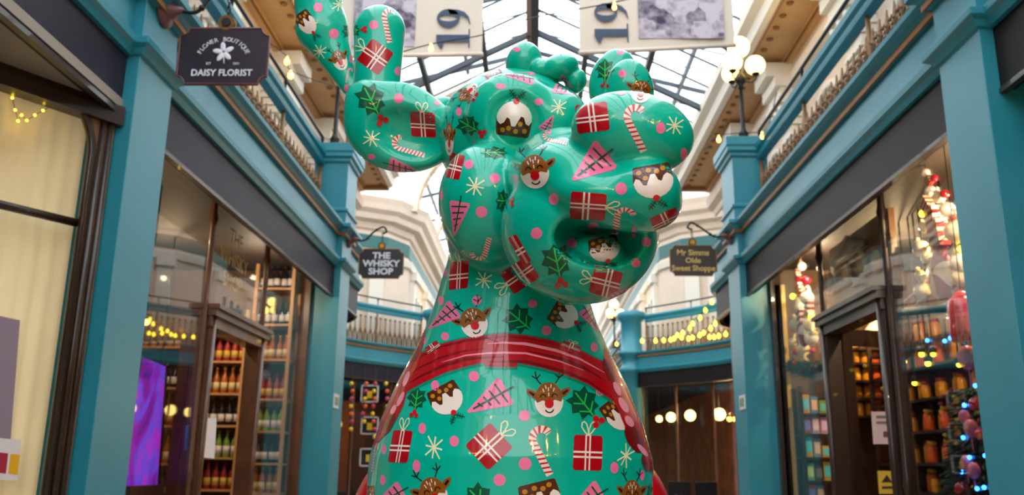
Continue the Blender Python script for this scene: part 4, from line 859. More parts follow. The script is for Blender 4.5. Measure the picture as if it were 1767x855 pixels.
c_ = atY(1353, 600, 10.3); g = BM(); box(g, (c_.x - .06, 10.33, .6), (c_.x + .06, 10.38, 2.16 + E)); yb = obj('upright_board', g, col('straw panel', 226, 186, 104)); tag(yb, 'straw yellow upright strip in the far narrow sweet shop window', 'board')
# toys and boxes piled in the far narrow window
toys = [((1395, 680), .10, (214, 160, 60), 'tan toy box'), ((1402, 705), .09, (90, 140, 190), 'pale blue toy box'), ((1376, 700), .07, (130, 150, 50), 'olive round tin'), ((1366, 722), .09, (180, 90, 80), 'dusky red parcel'), ((1385, 740), .10, (170, 160, 200), 'lilac box'), ((1403, 738), .09, (200, 150, 190), 'pink box'),
        ((1372, 775), .13, (200, 180, 30), 'yellow framed box'), ((1392, 770), .10, (120, 150, 180), 'grey blue box'), ((1403, 760), .06, (220, 170, 40), 'small golden box'), ((1380, 812), .09, (120, 190, 150), 'mint green box'), ((1398, 808), .08, (60, 60, 64), 'dark box'), ((1372, 835), .10, (210, 170, 40), 'mustard box'), ((1398, 842), .09, (190, 90, 70), 'brick red box'), ((1386, 850), .09, (80, 130, 170), 'steel blue box')]
zsT = [atY(1385, y, 10.2).z for y in (868, 830, 790, 750, 715)]
trk = shelf_unit('toy_shelf', 3.03, 3.42, 10.08, 10.32, zsT, M_dwood, 'narrow shelves of toy boxes in the far sweet shop window')
used_ = {}
for (px, py), h_, c_, nm_ in toys:
    v = atY(px, py, 10.2); zz_ = min(zsT, key=lambda q: abs(q - (v.z - .08))); x_ = min(max(v.x, 3.10), 3.35); n_u = used_.get(zz_, 0); used_[zz_] = n_u + 1; x_ = 3.10 + n_u * .095
    root = thing('toy_box', nm_ + ' among the toys in the far sweet shop window', 'box', (x_, 10.16, zz_ + .001)); hh = h_ * 2.1
    g = BM(); box(g, (-.042, -.04, 0), (.042, .05, hh)); obj('carton', g, col('box ' + nm_, *c_), root, bevel=.004)
    g = BM(); box(g, (-.03, -.043, hh * .2), (.03, -.041, hh * .8)); obj('picture_panel', g, col('box face ' + nm_, *[min(255, q + 60) for q in c_[::-1]]), root)
light('sweet_light', (3.4, 6.4, 3.3), 45, (1, .70, .36)); light('sweet_light', (3.8, 9.0, 3.3), 60, (1, .7, .36)); light('sweet_light', (3.1, 9.4, 3.5), 30, (1, .8, .5)); light('sweet_light', (3.2, 5.6, 3.3), 40, (1, .8, .6))

# ------------------------------------------------------------------ far rotunda shops
for px, py, r in ((1110, 721, .09), (1131, 718, .13), (1165, 715, .15), (1225, 713, .16)): v = atY(px, py, 22.0 if px > 1200 else 23.4); pendant(v.x + (.35 if px > 1200 else .5), v.y + .6, v.z, r, 'one of the glowing globe lamps behind the far right rotunda window', 'globe lamps in the far right shop')
for px, py in ((1243, 722), (1253, 722)): v = atY(px, py, 21.0); pendant(v.x + .3, v.y + .4, v.z - .0, .06, 'small amber bulb beside the globes of the far right shop', 'amber bulbs far right', M_bulb2)
light('far_light', (4.9, 22.3, 2.7), 110, (1, .62, .28)); light('far_light', (6.2, 20.0, 2.8), 50, (1, .66, .3)); light('far_light', (-5.8, 20.5, 2.8), 26, (1, .85, .7))
def chair(px, Y, label):
    v = atY(px, 830, Y); root = thing('cafe_chair', label, 'chair', (v.x, Y, 0), 'cafe chairs'); g = BM(); box(g, (-.20, -.2, .43), (.20, .22, .48)); obj('seat', g, M_black, root, bevel=.01)
    g = BM(); box(g, (-.21, -.24, .6), (.21, -.20, 1.12)); obj('backrest', g, M_black, root, bevel=.01)
    g = BM()
    for k in range(7): ball(g, (random.uniform(-.12, .12), -.245, .80 + random.uniform(-.05, .05)), .022, 6)
    obj('white_motif', g, M_paper, root)
    for x in (-.18, .18):
        for y in (-.2, .2): g = BM(); lathe(g, [(.015, 0), (.018, .44 if y > 0 else 1.1)], (x, y, 0), 8); obj('leg', g, M_black, root)
for px, lab in ((1122, 'black chair back nearest the statue below the far right window'), (1168, 'black chair with pale pattern, middle of the row by the far right window'), (1214, 'black chair with pale pattern at the right end of the row')): chair(px, 17.5, lab)
# left far window: framed lights and coloured ornaments
for k, (px, py) in enumerate(((638, 680), (638, 735), (636, 790))):
    v = atY(px, py, 20.2); root = thing('square_frame', ['top', 'middle', 'lowest'][k] + ' of the three white square frames in the far left window', 'frame', v); g = BM()
    q = .20
    for a_ in ((-q, -q, q, -q + .03), (-q, q - .03, q, q), (-q, -q, -q + .03, q), (q - .03, -q, q, q)): box(g, (a_[0], -.02, a_[1]), (a_[2], .02, a_[3]))
    obj('frame_rim', g, M_paper, root); g = BM(); box(g, (-q + .03, .0, -q + .03), (q - .03, .015, q - .03)); obj('back_plate', g, col('dark plate', 30, 30, 40), root); g = BM(); box(g, (-q * .3, -.015, -q * .5), (q * .3, 0, q * .3)); obj('ornament', g, col('yellow ornament', 230, 190, 30), root)
for k, (px, n, c_) in enumerate(((608, 7, 'm'), (630, 6, 'y'), (648, 8, 'o'), (668, 7, 'm'))):
    v = atY(px, 655, 20.0); root = thing('bauble_string', 'string of coloured ornaments in the far left window, %s' % ['closest to the blue pilaster', 'just left of the square frames', 'just right of the square frames', 'closest to the statue'][k], 'ornament', v); g = BM(); tube(g, [v + Vector((0, 0, .3)), v - Vector((0, 0, n * .17))], .006, 5); part('cord', g, M_black, root)
    for i in range(n): g = BM(); ball(g, v - Vector((random.uniform(-.05, .05), 0, .1 + i * .17)), .05, 8); part('bauble', g, [col('yellow o', 235, 200, 30), col('orange o', 230, 90, 30), col('pink o', 200, 50, 100)][(i + k) % 3], root)

# unseen festoons added behind the viewer for the statue's gloss to reflect
for k, (x0, y0_, x1, y1_, z) in enumerate(((1.5, -.6, 2.3, -2.5, 3.0), (.9, -.8, 2.35, -.8, 3.0), (-2.3, -1.6, -.9, -1.3, 3.4))):
    root = thing('string_lights', 'warm festoon lights added unseen behind the viewpoint for gloss reflections', 'string lights', (x0, y0_, z), 'added festoons behind the viewpoint'); n = 9
    V = [Vector((x0 + (x1 - x0) * i / n, y0_ + (y1_ - y0_) * i / n, z - .5 * math.sin(PI * i / n) + .35 * (i / n))) for i in range(n + 1)]
    sx_ = 1 if x0 > 0 else -1; ends = [Vector((sx_ * 2.6, y0_, 4.3))] + V + [Vector((sx_ * 2.6, y1_, 4.3))]
    g = BM(); tube(g, ends, .005, 5); part('cable', g, M_black, root)
    for v in V: g = BM(); ball(g, v - Vector((0, 0, .03)), .022, 8); part('bulb', g, mat('added warm bulb', srgb(255, 200, 80), .3, emit=140, ecol=srgb(255, 180, 70)), root)
# ================================================================== the painted reindeer statue
def PP(px, py, Y):
    v = atY(px, py, Y); return np.array(v)
def px2m(Y): return Y / FPX * 1.0
def rotm(rx=0, ry=0, rz=0):
    return np.array(Matrix.Rotation(rz, 3, 'Z') @ Matrix.Rotation(ry, 3, 'Y') @ Matrix.Rotation(rx, 3, 'X'))
def sd_ell(P, c, r, R=None):
    q = P - c
    if R is not None: q = q @ R.astype(np.float32)
    r = np.array(r, np.float32)
    k0 = np.linalg.norm(q / r, axis=-1); k1 = np.linalg.norm(q / (r * r), axis=-1)
    return k0 * (k0 - 1.0) / np.maximum(k1, 1e-6)
def sd_cone(P, a, b, ra, rb, flat=None):
    ba = b - a; t = np.clip(((P - a) @ ba) / (ba @ ba), 0, 1)
    d = P - a - t[..., None] * ba
    if flat is not None: d = d * np.array(flat, np.float32)
    return np.linalg.norm(d, axis=-1) - (ra + t * (rb - ra))
def smin(a, b, k):
    h = np.clip(.5 + .5 * (b - a) / k, 0, 1); return b + (a - b) * h - k * h * (1 - h)
def smax(a, b, k): return -smin(-a, -b, k)

PIT = -0.245                                # ellipsoids lean with the sight line so their outline keeps its size
def EL(px, py, Y, rx, rz, ry, ang=0.0, yaw=0.0):
    """an ellipsoid: centre by sight line and distance, half sizes rx, rz in photo pixels at that distance, ry in metres; ang = clockwise tilt"""
    c = PP(px, py, Y).astype(np.float32); d = np.linalg.norm(c - np.array([0, 0, E])); k = d / math.sqrt(FPX ** 2 + (px - PXC) ** 2 + (py - PYC) ** 2)
    R = np.array(Matrix.Rotation(yaw, 3, 'Z') @ Matrix.Rotation(0.245, 3, 'X') @ Matrix.Rotation(ang, 3, 'Y'))
    return c, (rx * k, ry, rz * k), R
AX, AY = PP(883, 700, 2.10)[0], 2.10        # axis of the round torso
def _prof():
    rows = [(855, 243), (790, 236), (730, 219), (670, 196), (610, 166), (560, 145), (520, 132), (480, 121), (440, 108), (400, 98)]
    z, r = [], []
    for py, hw in rows:
        v = PP(883, py, 2.10); z.append(v[2]); k = np.linalg.norm(v - np.array([0, 0, E])) / math.sqrt(FPX ** 2 + (py - PYC) ** 2)
        rr = hw * k; r.append(rr * (1.0 + .022 * min(max((py - 560) / 170, 0), 1)))
    z = np.array(z[::-1])[::-1]; r = np.array(r)
    zz = np.concatenate([[0.52, 0.62, 0.74, .9, 1.05, 1.18], z]); rr = np.concatenate([[.20, .27, .315, .345, .352, .35], r])
    return zz, rr
TZ, TR = _prof()
def f_body(P):
    rho = np.hypot(P[..., 0] - AX, P[..., 1] - AY); r = np.interp(P[..., 2], TZ, TR); sl = np.interp(P[..., 2] + .01, TZ, TR) - np.interp(P[..., 2] - .01, TZ, TR)
    d = (rho - r) / np.sqrt(1 + (sl / .02) ** 2); d = smax(d, TZ[0] - P[..., 2], .08); d = smax(d, P[..., 2] - TZ[-1] - .04, .06)
    sk = sd_ell(P, *EL(883, 238, 2.02, 128, 119, .165)); d = smin(d, sk, .05)
    d = smin(d, sd_ell(P, *EL(955, 215, 1.93, 62, 62, .10, .2)), .05)                  # forehead above the snout
    # eye socket, brow and eyeball
    d = smin(d, sd_ell(P, *EL(884, 200, 1.875, 78, 74, .06)), .022)
    d = smax(d, -sd_ell(P, *EL(888, 208, 1.795, 56, 64, .070)), .014)
    d = smin(d, sd_ell(P, *EL(887, 213, 1.885, 38, 50, .066)), .005)
    d = smin(d, sd_ell(P, *EL(850, 400, 2.0, 80, 60, .12)), .05)
    d = smin(d, sd_ell(P, *EL(839, 352, 1.87, 82, 104, .115, -.08)), .035)             # cheek
    # lower jaw with the mouth hollow
    jaw = sd_ell(P, *EL(1000, 398, 1.74, 136, 128, .155, .1))
    jaw = smax(jaw, -sd_ell(P, *EL(1044, 412, 1.57, 90, 54, .17, .05)), .014)
    # upper snout, lip and nose
    up = sd_ell(P, *EL(1015, 318, 1.72, 128, 84, .17, .18))
    up = smin(up, sd_ell(P, *EL(1062, 345, 1.60, 108, 52, .09, .16)), .03)
    up = smin(up, sd_ell(P, *EL(1112, 335, 1.57, 62, 60, .085, .0)), .03)
    up = smin(up, sd_ell(P, *EL(960, 300, 1.80, 90, 75, .11, -.5)), .05)
    nose = sd_ell(P, *EL(1091, 231, 1.58, 106, 72, .085, .16))
    up = smin(up, nose, .018)
    sn = smin(jaw, up, .012)
    sn = smin(sn, sd_ell(P, *EL(1030, 436, 1.70, 48, 30, .085, .15)), .006)            # tongue
    d = smin(d, sn, .009)
    # feet
    for s in (-1, 1): d = smin(d, sd_cone(P, np.array([AX + s * .15, AY - .05, .70]), np.array([AX + s * .17, AY - .13, .56]), .15, .12), .06)
    return smax(d, .519 - P[..., 2], .02)
def f_ear(P):
    d = sd_ell(P, *EL(686, 219, 1.99, 95, 77, .05, .30))
    d = smin(d, sd_cone(P, PP(735, 235, 2.0), PP(790, 235, 2.03), .058, .05), .05)
    d = smin(d, sd_ell(P, *EL(636, 175, 1.99, 40, 36, .035, .5)), .03)
    d = smax(d, -sd_ell(P, *EL(700, 230, 1.925, 76, 50, .072, .42)), .02)
    d = smin(d, sd_ell(P, *EL(765, 180, 2.03, 22, 13, .03)), .02)
    return d
def f_antler_l(P):
    d = sd_cone(P, PP(650, 165, 2.10), PP(655, 52, 2.10), .058, .0685, (1, 1.25, 1))
    a = sd_cone(P, PP(604, 150, 2.13), PP(556, 50, 2.13), .024, .066, (1, 1.25, 1))
    a = smin(a, sd_cone(P, PP(556, 50, 2.13), PP(545, -30, 2.13), .066, .064, (1, 1.25, 1)), .02)
    d = smin(d, a, .015)
    d = smin(d, sd_cone(P, PP(630, 185, 2.12), PP(800, 215, 2.08), .045, .04), .03)
    return d
def f_antler_r(P):
    a = sd_ell(P, *EL(1058, 142, 2.16, 41, 58, .05, .25)); b = sd_ell(P, *EL(1087, 158, 2.07, 41, 56, .05, -.1))
    d = smin(a, b, .006)
    return smin(d, sd_cone(P, PP(1070, 190, 2.12), PP(985, 215, 2.06), .045, .04), .03)
def f_tuft(P):
    d = sd_ell(P, *EL(904, 110, 1.97, 31, 38, .05, .25))
    d = smin(d, sd_ell(P, *EL(931, 122, 1.95, 17, 20, .035, .5)), .01)
    d = smin(d, sd_ell(P, *EL(964, 118, 1.95, 35, 23, .05, -.3)), .008)
    d = smin(d, sd_ell(P, *EL(993, 140, 1.97, 19, 22, .04, .3)), .008)
    return d
def f_arms(P):
    return sd_ell(P, *EL(668, 905, 2.08, 66, 122, .10, .18))
def f_arm_r(P): return sd_ell(P, *EL(1098, 905, 2.08, 66, 122, .10, -.18))
def surface_nets(f, lo, hi, h):
    ax = [np.arange(lo[i], hi[i] + h, h, dtype=np.float32) for i in range(3)]
    nx, ny, nz = map(len, ax); F = np.empty((nx, ny, nz), np.float32)
    Yg, Zg = np.meshgrid(ax[1], ax[2], indexing='ij')
    for i0 in range(0, nx, 16):
        xs = ax[0][i0:i0 + 16]
        P = np.empty((len(xs), ny, nz, 3), np.float32); P[..., 0] = xs[:, None, None]; P[..., 1] = Yg; P[..., 2] = Zg
        F[i0:i0 + 16] = f(P)
    s = F < 0
    cnt = np.zeros((nx - 1, ny - 1, nz - 1), np.int8)
    for a in (0, 1):
        for b in (0, 1):
            for c in (0, 1): cnt += s[a:nx - 1 + a, b:ny - 1 + b, c:nz - 1 + c]
    act = (cnt > 0) & (cnt < 8); idx = -np.ones(act.shape, np.int64); cells = np.argwhere(act); idx[act] = np.arange(len(cells))
    V = (cells + .5) * h + np.array([ax[0][0], ax[1][0], ax[2][0]])
    V = V.astype(np.float32)
    for _ in range(6):
        e = 0.0008; d = f(V)
        g = np.stack([f(V + np.array(v, np.float32)) - f(V - np.array(v, np.float32)) for v in ((e, 0, 0), (0, e, 0), (0, 0, e))], -1) / (2 * e)
        gn = np.maximum((g * g).sum(-1), .05)
        V = V - np.clip(d / gn, -h, h)[:, None] * g * .9
    Q = []
    for axn in range(3):
        sl0 = [slice(1, -1)] * 3; sl1 = [slice(1, -1)] * 3; sl0[axn] = slice(0, -1); sl1[axn] = slice(1, None)
        A, B = s[tuple(sl0)], s[tuple(sl1)]; ch = np.argwhere(A != B)
        if not len(ch): continue
        off = np.ones(3, int); off[axn] = 0; base = ch + off; u, v = [k for k in range(3) if k != axn]
        def g(du, dv):
            c = base.copy(); c[:, u] -= du; c[:, v] -= dv; return idx[c[:, 0], c[:, 1], c[:, 2]]
        q = np.stack([g(0, 0), g(1, 0), g(1, 1), g(0, 1)], 1)
        inside = A[tuple(ch.T)]; flip = inside if axn != 1 else ~inside
        q[~flip] = q[~flip][:, ::-1]; Q.append(q)
    Q = np.concatenate(Q); Q = Q[(Q >= 0).all(1)]
    return V, Q
def sdf_mesh(name, f, lo, hi, h):
    V, Q = surface_nets(f, lo, hi, h); me = bpy.data.meshes.new(name)
    me.vertices.add(len(V)); me.vertices.foreach_set('co', V.ravel()); me.loops.add(len(Q) * 4); me.loops.foreach_set('vertex_index', Q.ravel().astype(np.int32))
    me.polygons.add(len(Q)); me.polygons.foreach_set('loop_start', np.arange(0, len(Q) * 4, 4, dtype=np.int32))
    me.update(calc_edges=True); me.validate(); me.polygons.foreach_set('use_smooth', np.ones(len(me.polygons), bool)); me.update()
    return me, V, Q

stat = thing('reindeer_statue', 'glossy green reindeer sculpture painted with gifts, puddings and candy canes, red band round chest', 'statue', (AX, AY, 0.5))
M_green = mat('statue green', srgb(0, 184, 160), .3, coat=.85, spec=.15, noise=.05, nscale=9, bump=.05, bscale=14)
M_paint = {k: mat('paint ' + k, srgb(*c), .35, coat=.85, spec=.15) for k, c in dict(red=(178, 8, 26), dred=(118, 4, 18), white=(238, 228, 222), cream=(232, 236, 196), pink=(243, 120, 168),
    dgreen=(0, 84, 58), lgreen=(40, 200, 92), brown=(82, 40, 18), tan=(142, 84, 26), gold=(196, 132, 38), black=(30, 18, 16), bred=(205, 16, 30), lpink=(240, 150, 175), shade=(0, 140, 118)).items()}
PK = list(M_paint)
BODY = [('body', f_body, (-.42, 1.36, .40), (.50, 2.50, 2.36), .0065, None),
        ('ear', f_ear, (-.52, 1.85, 1.95), (-.03, 2.15, 2.42), .0055, 'broad cupped ear with holly and gift paintings'),
        ('antler', f_antler_l, (-.70, 1.98, 1.98), (-.03, 2.28, 2.80), .006, 'two-lobed antler rising behind the cupped ear'),
        ('antler', f_antler_r, (.05, 1.98, 2.05), (.42, 2.28, 2.55), .006, 'two-lobed antler behind the nose'),
        ('hair_tuft', f_tuft, (-.08, 1.85, 2.2), (.25, 2.08, 2.55), .004, 'curled lumps of hair on the crown'),
        ('arm', f_arms, (-.5, 1.9, .9), (.05, 2.3, 1.65), .008, None), ('arm', f_arm_r, (.05, 1.9, .9), (.5, 2.3, 1.65), .008, None)]
class Acc:                                  # gathers geometry of one part: body surface, then paintwork lying on it
    def __init__(s): s.V = []; s.F = []; s.M = []; s.N = []; s.n = 0
    def add(s, V, F, mi, N):
        F = np.asarray(F) + s.n; s.V.append(np.asarray(V)); s.F.append(F); s.M += [mi] * len(F); s.N.append(np.asarray(N)); s.n += len(V)
parts = []; allV = []; allQ = []; owner = []
for k, (nm, f, lo, hi, h, lab) in enumerate(BODY):
    me, V, Q = sdf_mesh(nm, f, lo, hi, h)
    nb = np.empty(len(me.vertices) * 3, np.float32); me.vertices.foreach_get('normal', nb)
    parts.append(dict(name=nm, label=lab, V=V, Q=Q, N=nb.reshape(-1, 3), acc=Acc()))
    owner += [k] * len(Q); allQ.append(Q + sum(len(p['V']) for p in parts[:-1])); allV.append(V)
    bpy.data.meshes.remove(me)
allV = np.concatenate(allV); allQ = np.concatenate(allQ); allN = np.concatenate([p['N'] for p in parts])
BV = BVHTree.FromPolygons([tuple(v) for v in allV.tolist()], [tuple(q) for q in allQ.tolist()])
def hit(px, py):
    d = sight(px, py); r = BV.ray_cast(Vector((0, 0, E)), Vector(d))
    if r[0] is None: return None
    q = allQ[r[2]]; co = allV[q]; wgt = 1 / (np.linalg.norm(co - np.array(r[0]), axis=1) + 1e-5); nrm = (allN[q] * wgt[:, None]).sum(0); nrm /= np.linalg.norm(nrm)
    return np.array(r[0]), nrm, owner[r[2]]
def lay(poly, col, layer, step=5.0):
    """paint the outline poly (photo pixels of the painted mark) onto the statue's surface"""
    poly = [(float(a), float(b)) for a, b in poly]; pa = np.array(poly); lo, hi = pa.min(0), pa.max(0)
    if hi[1] < -60 or lo[1] > 930: return
    out = []; n = len(poly)
    for i in range(n):
        a, b = pa[i], pa[(i + 1) % n]; k = max(1, int(np.hypot(*(b - a)) / step))
        for j in range(k): out.append(Vector(a + (b - a) * j / k))
    ed = [(i, (i + 1) % len(out)) for i in range(len(out))]; pts = list(out)
    gx = np.arange(lo[0] + step / 2, hi[0], step); gy = np.arange(lo[1] + step / 2, hi[1], step)
    for x in gx:
        for y in gy:
            c = False; j = n - 1
            for i in range(n):
                if (poly[i][1] > y) != (poly[j][1] > y) and x < (poly[j][0] - poly[i][0]) * (y - poly[i][1]) / (poly[j][1] - poly[i][1]) + poly[i][0]: c = not c
                j = i
            if c: pts.append(Vector((x, y)))
    try: vs, es, fs, *_ = delaunay_2d_cdt(pts, ed, [], 1, 1e-3)
    except Exception: return
    H = [hit(v.x, v.y) for v in vs]; by = {}
    for f in fs:
        hs = [H[i] for i in f]
        if any(h is None for h in hs): continue
        if len({h[2] for h in hs}) > 1: continue
        ps = np.array([h[0] for h in hs]); px = max((vs[f[a]] - vs[f[(a + 1) % len(f)]]).length for a in range(len(f)))
        e = max(np.linalg.norm(ps[a] - ps[(a + 1) % len(f)]) for a in range(len(f)))
        if e > px * .0014 * 7 + .002: continue
        by.setdefault(hs[0][2], []).append(f)
    for ow, fl in by.items():
        used = sorted({i for f in fl for i in f}); mp = {i: k for k, i in enumerate(used)}
        V = [H[i][0] + H[i][1] * (.0005 + .00028 * layer) for i in used]; N = [H[i][1] for i in used]
        F = []
        for f in fl:
            t = [mp[i] for i in f]; a, b, c = V[t[0]], V[t[1]], V[t[2]]
            if np.dot(np.cross(b - a, c - a), N[t[0]]) < 0: t = t[::-1]
            F.append(t[:3])
        parts[ow]['acc'].add(V, F, 1 + PK.index(col), N)
class Mot:                                  # a painted motif: local frame (x right, y down, about 1 across) at a place on the statue
    def __init__(s, cx, cy, sx, sy=None, rot=0.0, sh=0.0): s.c = (cx, cy); s.sx = sx; s.sy = sy or sx; s.r = math.radians(rot); s.sh = sh; s.st = 5.0 if sx > 30 else 3.5
    def T(s, p):
        x, y = p[0] * s.sx, p[1] * s.sy; x += y * s.sh; c, q = math.cos(s.r), math.sin(s.r); return (s.c[0] + x * c - y * q, s.c[1] + x * q + y * c)
    def poly(s, pts, col, layer): lay([s.T(p) for p in pts], col, layer, s.st)
    def circ(s, x, y, r, col, layer, ry=None, n=16): s.poly([(x + r * math.cos(a * 2 * PI / n), y + (ry or r) * math.sin(a * 2 * PI / n)) for a in range(n)], col, layer)
    def line(s, pts, wd, col, layer):
        P = [Vector(p) for p in pts]; L, R = [], []
        for i, p in enumerate(P):
            t = (P[min(i + 1, len(P) - 1)] - P[max(i - 1, 0)]).normalized(); nn = Vector((-t.y, t.x)) * wd / 2; L.append(p + nn); R.append(p - nn)
        s.poly(L + R[::-1], col, layer)
def arc(cx, cy, r, a0, a1, n=8, ry=None): return [(cx + r * math.cos(math.radians(a0 + (a1 - a0) * i / n)), cy + (ry or r) * math.sin(math.radians(a0 + (a1 - a0) * i / n))) for i in range(n + 1)]
def gift(*a, bow=True, **k):
    m = Mot(*a, **k); q = .06
    m.poly([(-.5 + q, -.5), (.5 - q, -.49), (.5, -.5 + q), (.5, .5 - q), (.5 - q, .5), (-.5 + q, .5), (-.5, .5 - q), (-.49, -.5 + q)], 'red', 0)
    for x in (-.1, .04): m.poly([(x, -.5), (x + .055, -.5), (x + .055, .5), (x, .5)], 'white', 1)
    for y in (-.04, .10): m.poly([(-.5, y), (.5, y), (.5, y + .055), (-.5, y + .055)], 'white', 2)
    if bow:
        for sg in (-1, 1):
            m.line([(0, -.48), (sg * .12, -.58), (sg * .24, -.72), (sg * .23, -.84), (sg * .16, -.88)], .042, 'cream', 1); m.line([(sg * .17, -.88), (sg * .08, -.82), (sg * .02, -.66), (0, -.48)], .042, 'cream', 2)
def dot(cx, cy, rx, ry=None, **k): m = Mot(cx, cy, rx, ry or rx, **k); m.circ(0, 0, 1, 'pink', 0)
def star(*a, **k):
    m = Mot(*a, **k)
    for i in range(4):
        an = i * PI / 4 + .2; l = .5 if i % 2 else .40
        m.poly([(math.cos(an) * l, math.sin(an) * l), (math.cos(an + 1.57) * .035, math.sin(an + 1.57) * .035), (-math.cos(an) * l, -math.sin(an) * l), (math.cos(an - 1.57) * .035, math.sin(an - 1.57) * .035)] if False else
               [(math.cos(an) * l - math.sin(an) * .032, math.sin(an) * l + math.cos(an) * .032), (-math.cos(an) * l - math.sin(an) * .032, -math.sin(an) * l + math.cos(an) * .032),
                (-math.cos(an) * l + math.sin(an) * .032, -math.sin(an) * l - math.cos(an) * .032), (math.cos(an) * l + math.sin(an) * .032, math.sin(an) * l - math.cos(an) * .032)], 'cream', i % 2)
def holly(*a, berries=True, **k):
    m = Mot(*a, **k)
    o = [(0, -.5), (.12, -.36), (.34, -.40), (.30, -.20), (.44, -.02), (.28, .10), (.30, .30), (.12, .30), (0, .48), (-.10, .30), (-.32, .32), (-.26, .10), (-.44, 0), (-.30, -.20), (-.36, -.40), (-.13, -.36)]
    m.poly(o, 'dgreen', 0); m.line([(0, -.40), (0, .46)], .045, 'lgreen', 1)
    for y in (-.10, .18):
        for sg in (-1, 1): m.line([(0, y + .10), (sg * .24, y - .10)], .04, 'lgreen', 2)
    if berries:
        for x, y in ((0, .52), (-.11, .66), (.10, .66)): m.circ(x, y, .09, 'bred', 3, n=12)
def cane(*a, flip=1, **k):
    m = Mot(*a, **k); R = .19; th = .155
    pa = [(.19 * flip * -1, .5), (.19 * flip * -1, .15), (.19 * flip * -1, -.25)] + [(p[0] * flip, p[1]) for p in arc(0, -.25, R, 180, 352, 10)]
    m.line(pa, th, 'white', 0)
    # stripes across
    P = [Vector(p) for p in pa]; L = [0]
    for i in range(1, len(P)): L.append(L[-1] + (P[i] - P[i - 1]).length)
    n = 13
    def at(s_):
        s_ = min(max(s_, 0), L[-1] - 1e-4)
        for i in range(1, len(P)):
            if s_ <= L[i]:
                t = (s_ - L[i - 1]) / (L[i] - L[i - 1]); return P[i - 1].lerp(P[i], t), (P[i] - P[i - 1]).normalized()
    for i in range(n):
        s0 = L[-1] * (i + .25) / n; w_ = L[-1] / n * .38; sk = .05
        (p0, t0), (p1, t1), (q0, u0), (q1, u1) = at(s0), at(s0 + w_), at(s0 + sk), at(s0 + sk + w_)
        nn = lambda t: Vector((-t.y, t.x)) * th / 2
        m.poly([p0 + nn(t0), p1 + nn(t1), q1 - nn(u1), q0 - nn(u0)], 'bred', 1)
def ptree(*a, **k):
    m = Mot(*a, **k)
    m.poly([(-.03, -.5), (.03, -.5), (.40, .42), (.36, .5), (-.36, .5), (-.40, .42)], 'pink', 0)
    m.line([(0, -.36), (0, .68)], .05, 'dgreen', 1)
    for i, y in enumerate((-.18, 0, .18, .36)):
        w_ = .07 + .075 * i; m.line([(-w_, y + .03), (w_, y - .03)], .042, 'dgreen', 2)
def pudding(*a, **k):
    m = Mot(*a, **k)
    m.poly([(-.5, .0), (-.46, -.38), (-.42, -.42), (.42, -.42), (.46, -.38), (.5, 0), (.44, .16), (-.44, .16)], 'brown', 0)
    ic = [(-.49, .02), (-.42, -.10), (-.33, -.06), (-.26, .10), (-.18, .12), (-.12, .0), (-.05, -.16), (.06, -.16), (.12, .02), (.2, .06), (.27, -.08), (.36, -.14), (.46, -.06), (.49, .03)] + arc(0, .03, .49, 0, 180, 12, .47)
    m.poly(ic, 'white', 1)
    for x, y in ((-.32, -.25), (-.08, -.28), (.28, -.28), (.12, -.22), (-.18, -.08)): m.circ(x, y, .068, 'gold', 2 if y > -.1 else 1, n=10)
    m.circ(0, .5, .085, 'bred', 3, n=12)
    for sg in (-1, 1):
        m.line([(0, .56), (sg * .2, .76)], .03, 'dgreen', 1)
        for t in (.35, .6, .85): x, y = sg * .2 * t, .56 + .2 * t; m.line([(x - .06, y + sg * .05 * -1), (x + .06, y + sg * .05)], .03, 'dgreen', 2); m.line([(x - .05, y + .06 * sg), (x + .05, y - .06 * sg)], .026, 'dgreen', 2)
def deer(*a, **k):
    m = Mot(*a, **k)
    for sg in (-1, 1):
        m.poly([(sg * .28, -.16), (sg * .42, -.28), (sg * .60, -.30), (sg * .62, -.22), (sg * .50, -.08), (sg * .30, 0)], 'tan', 0)
        m.poly([(sg * .38, -.16), (sg * .52, -.25), (sg * .55, -.20), (sg * .42, -.10)], 'black', 1)
        m.line([(sg * .20, -.42), (sg * .32, -.58), (sg * .34, -.78)], .035, 'black', 0)
        m.line([(sg * .30, -.56), (sg * .44, -.66)], .03, 'black', 1); m.line([(sg * .30, -.58), (sg * .20, -.68)], .03, 'black', 1)
    m.poly(arc(0, .04, .40, 0, 180, 14, .44) + arc(0, .04, .40, 180, 360, 6, .1), 'white', 1)
    m.poly(arc(0, -.06, .37, 165, 375, 16, .40) + [(.33, .08), (.16, .02), (.0, .14), (-.16, .02), (-.33, .08)], 'tan', 2)
    m.circ(0, .12, .125, 'bred', 4, n=16)
    m.line(arc(0, .24, .12, 20, 160, 8), .035, 'black', 3)
    for sg in (-1, 1): m.line(arc(sg * .16, -.04, .08, 190, 350, 6, .10), .032, 'black', 3)
    for x, y in ((-.16, -.30), (-.08, -.38), (0, -.32), (.08, -.40), (.16, -.30), (0, -.18)): m.line([(x, y), (x * .8, y + .10)], .028, 'white', 3)
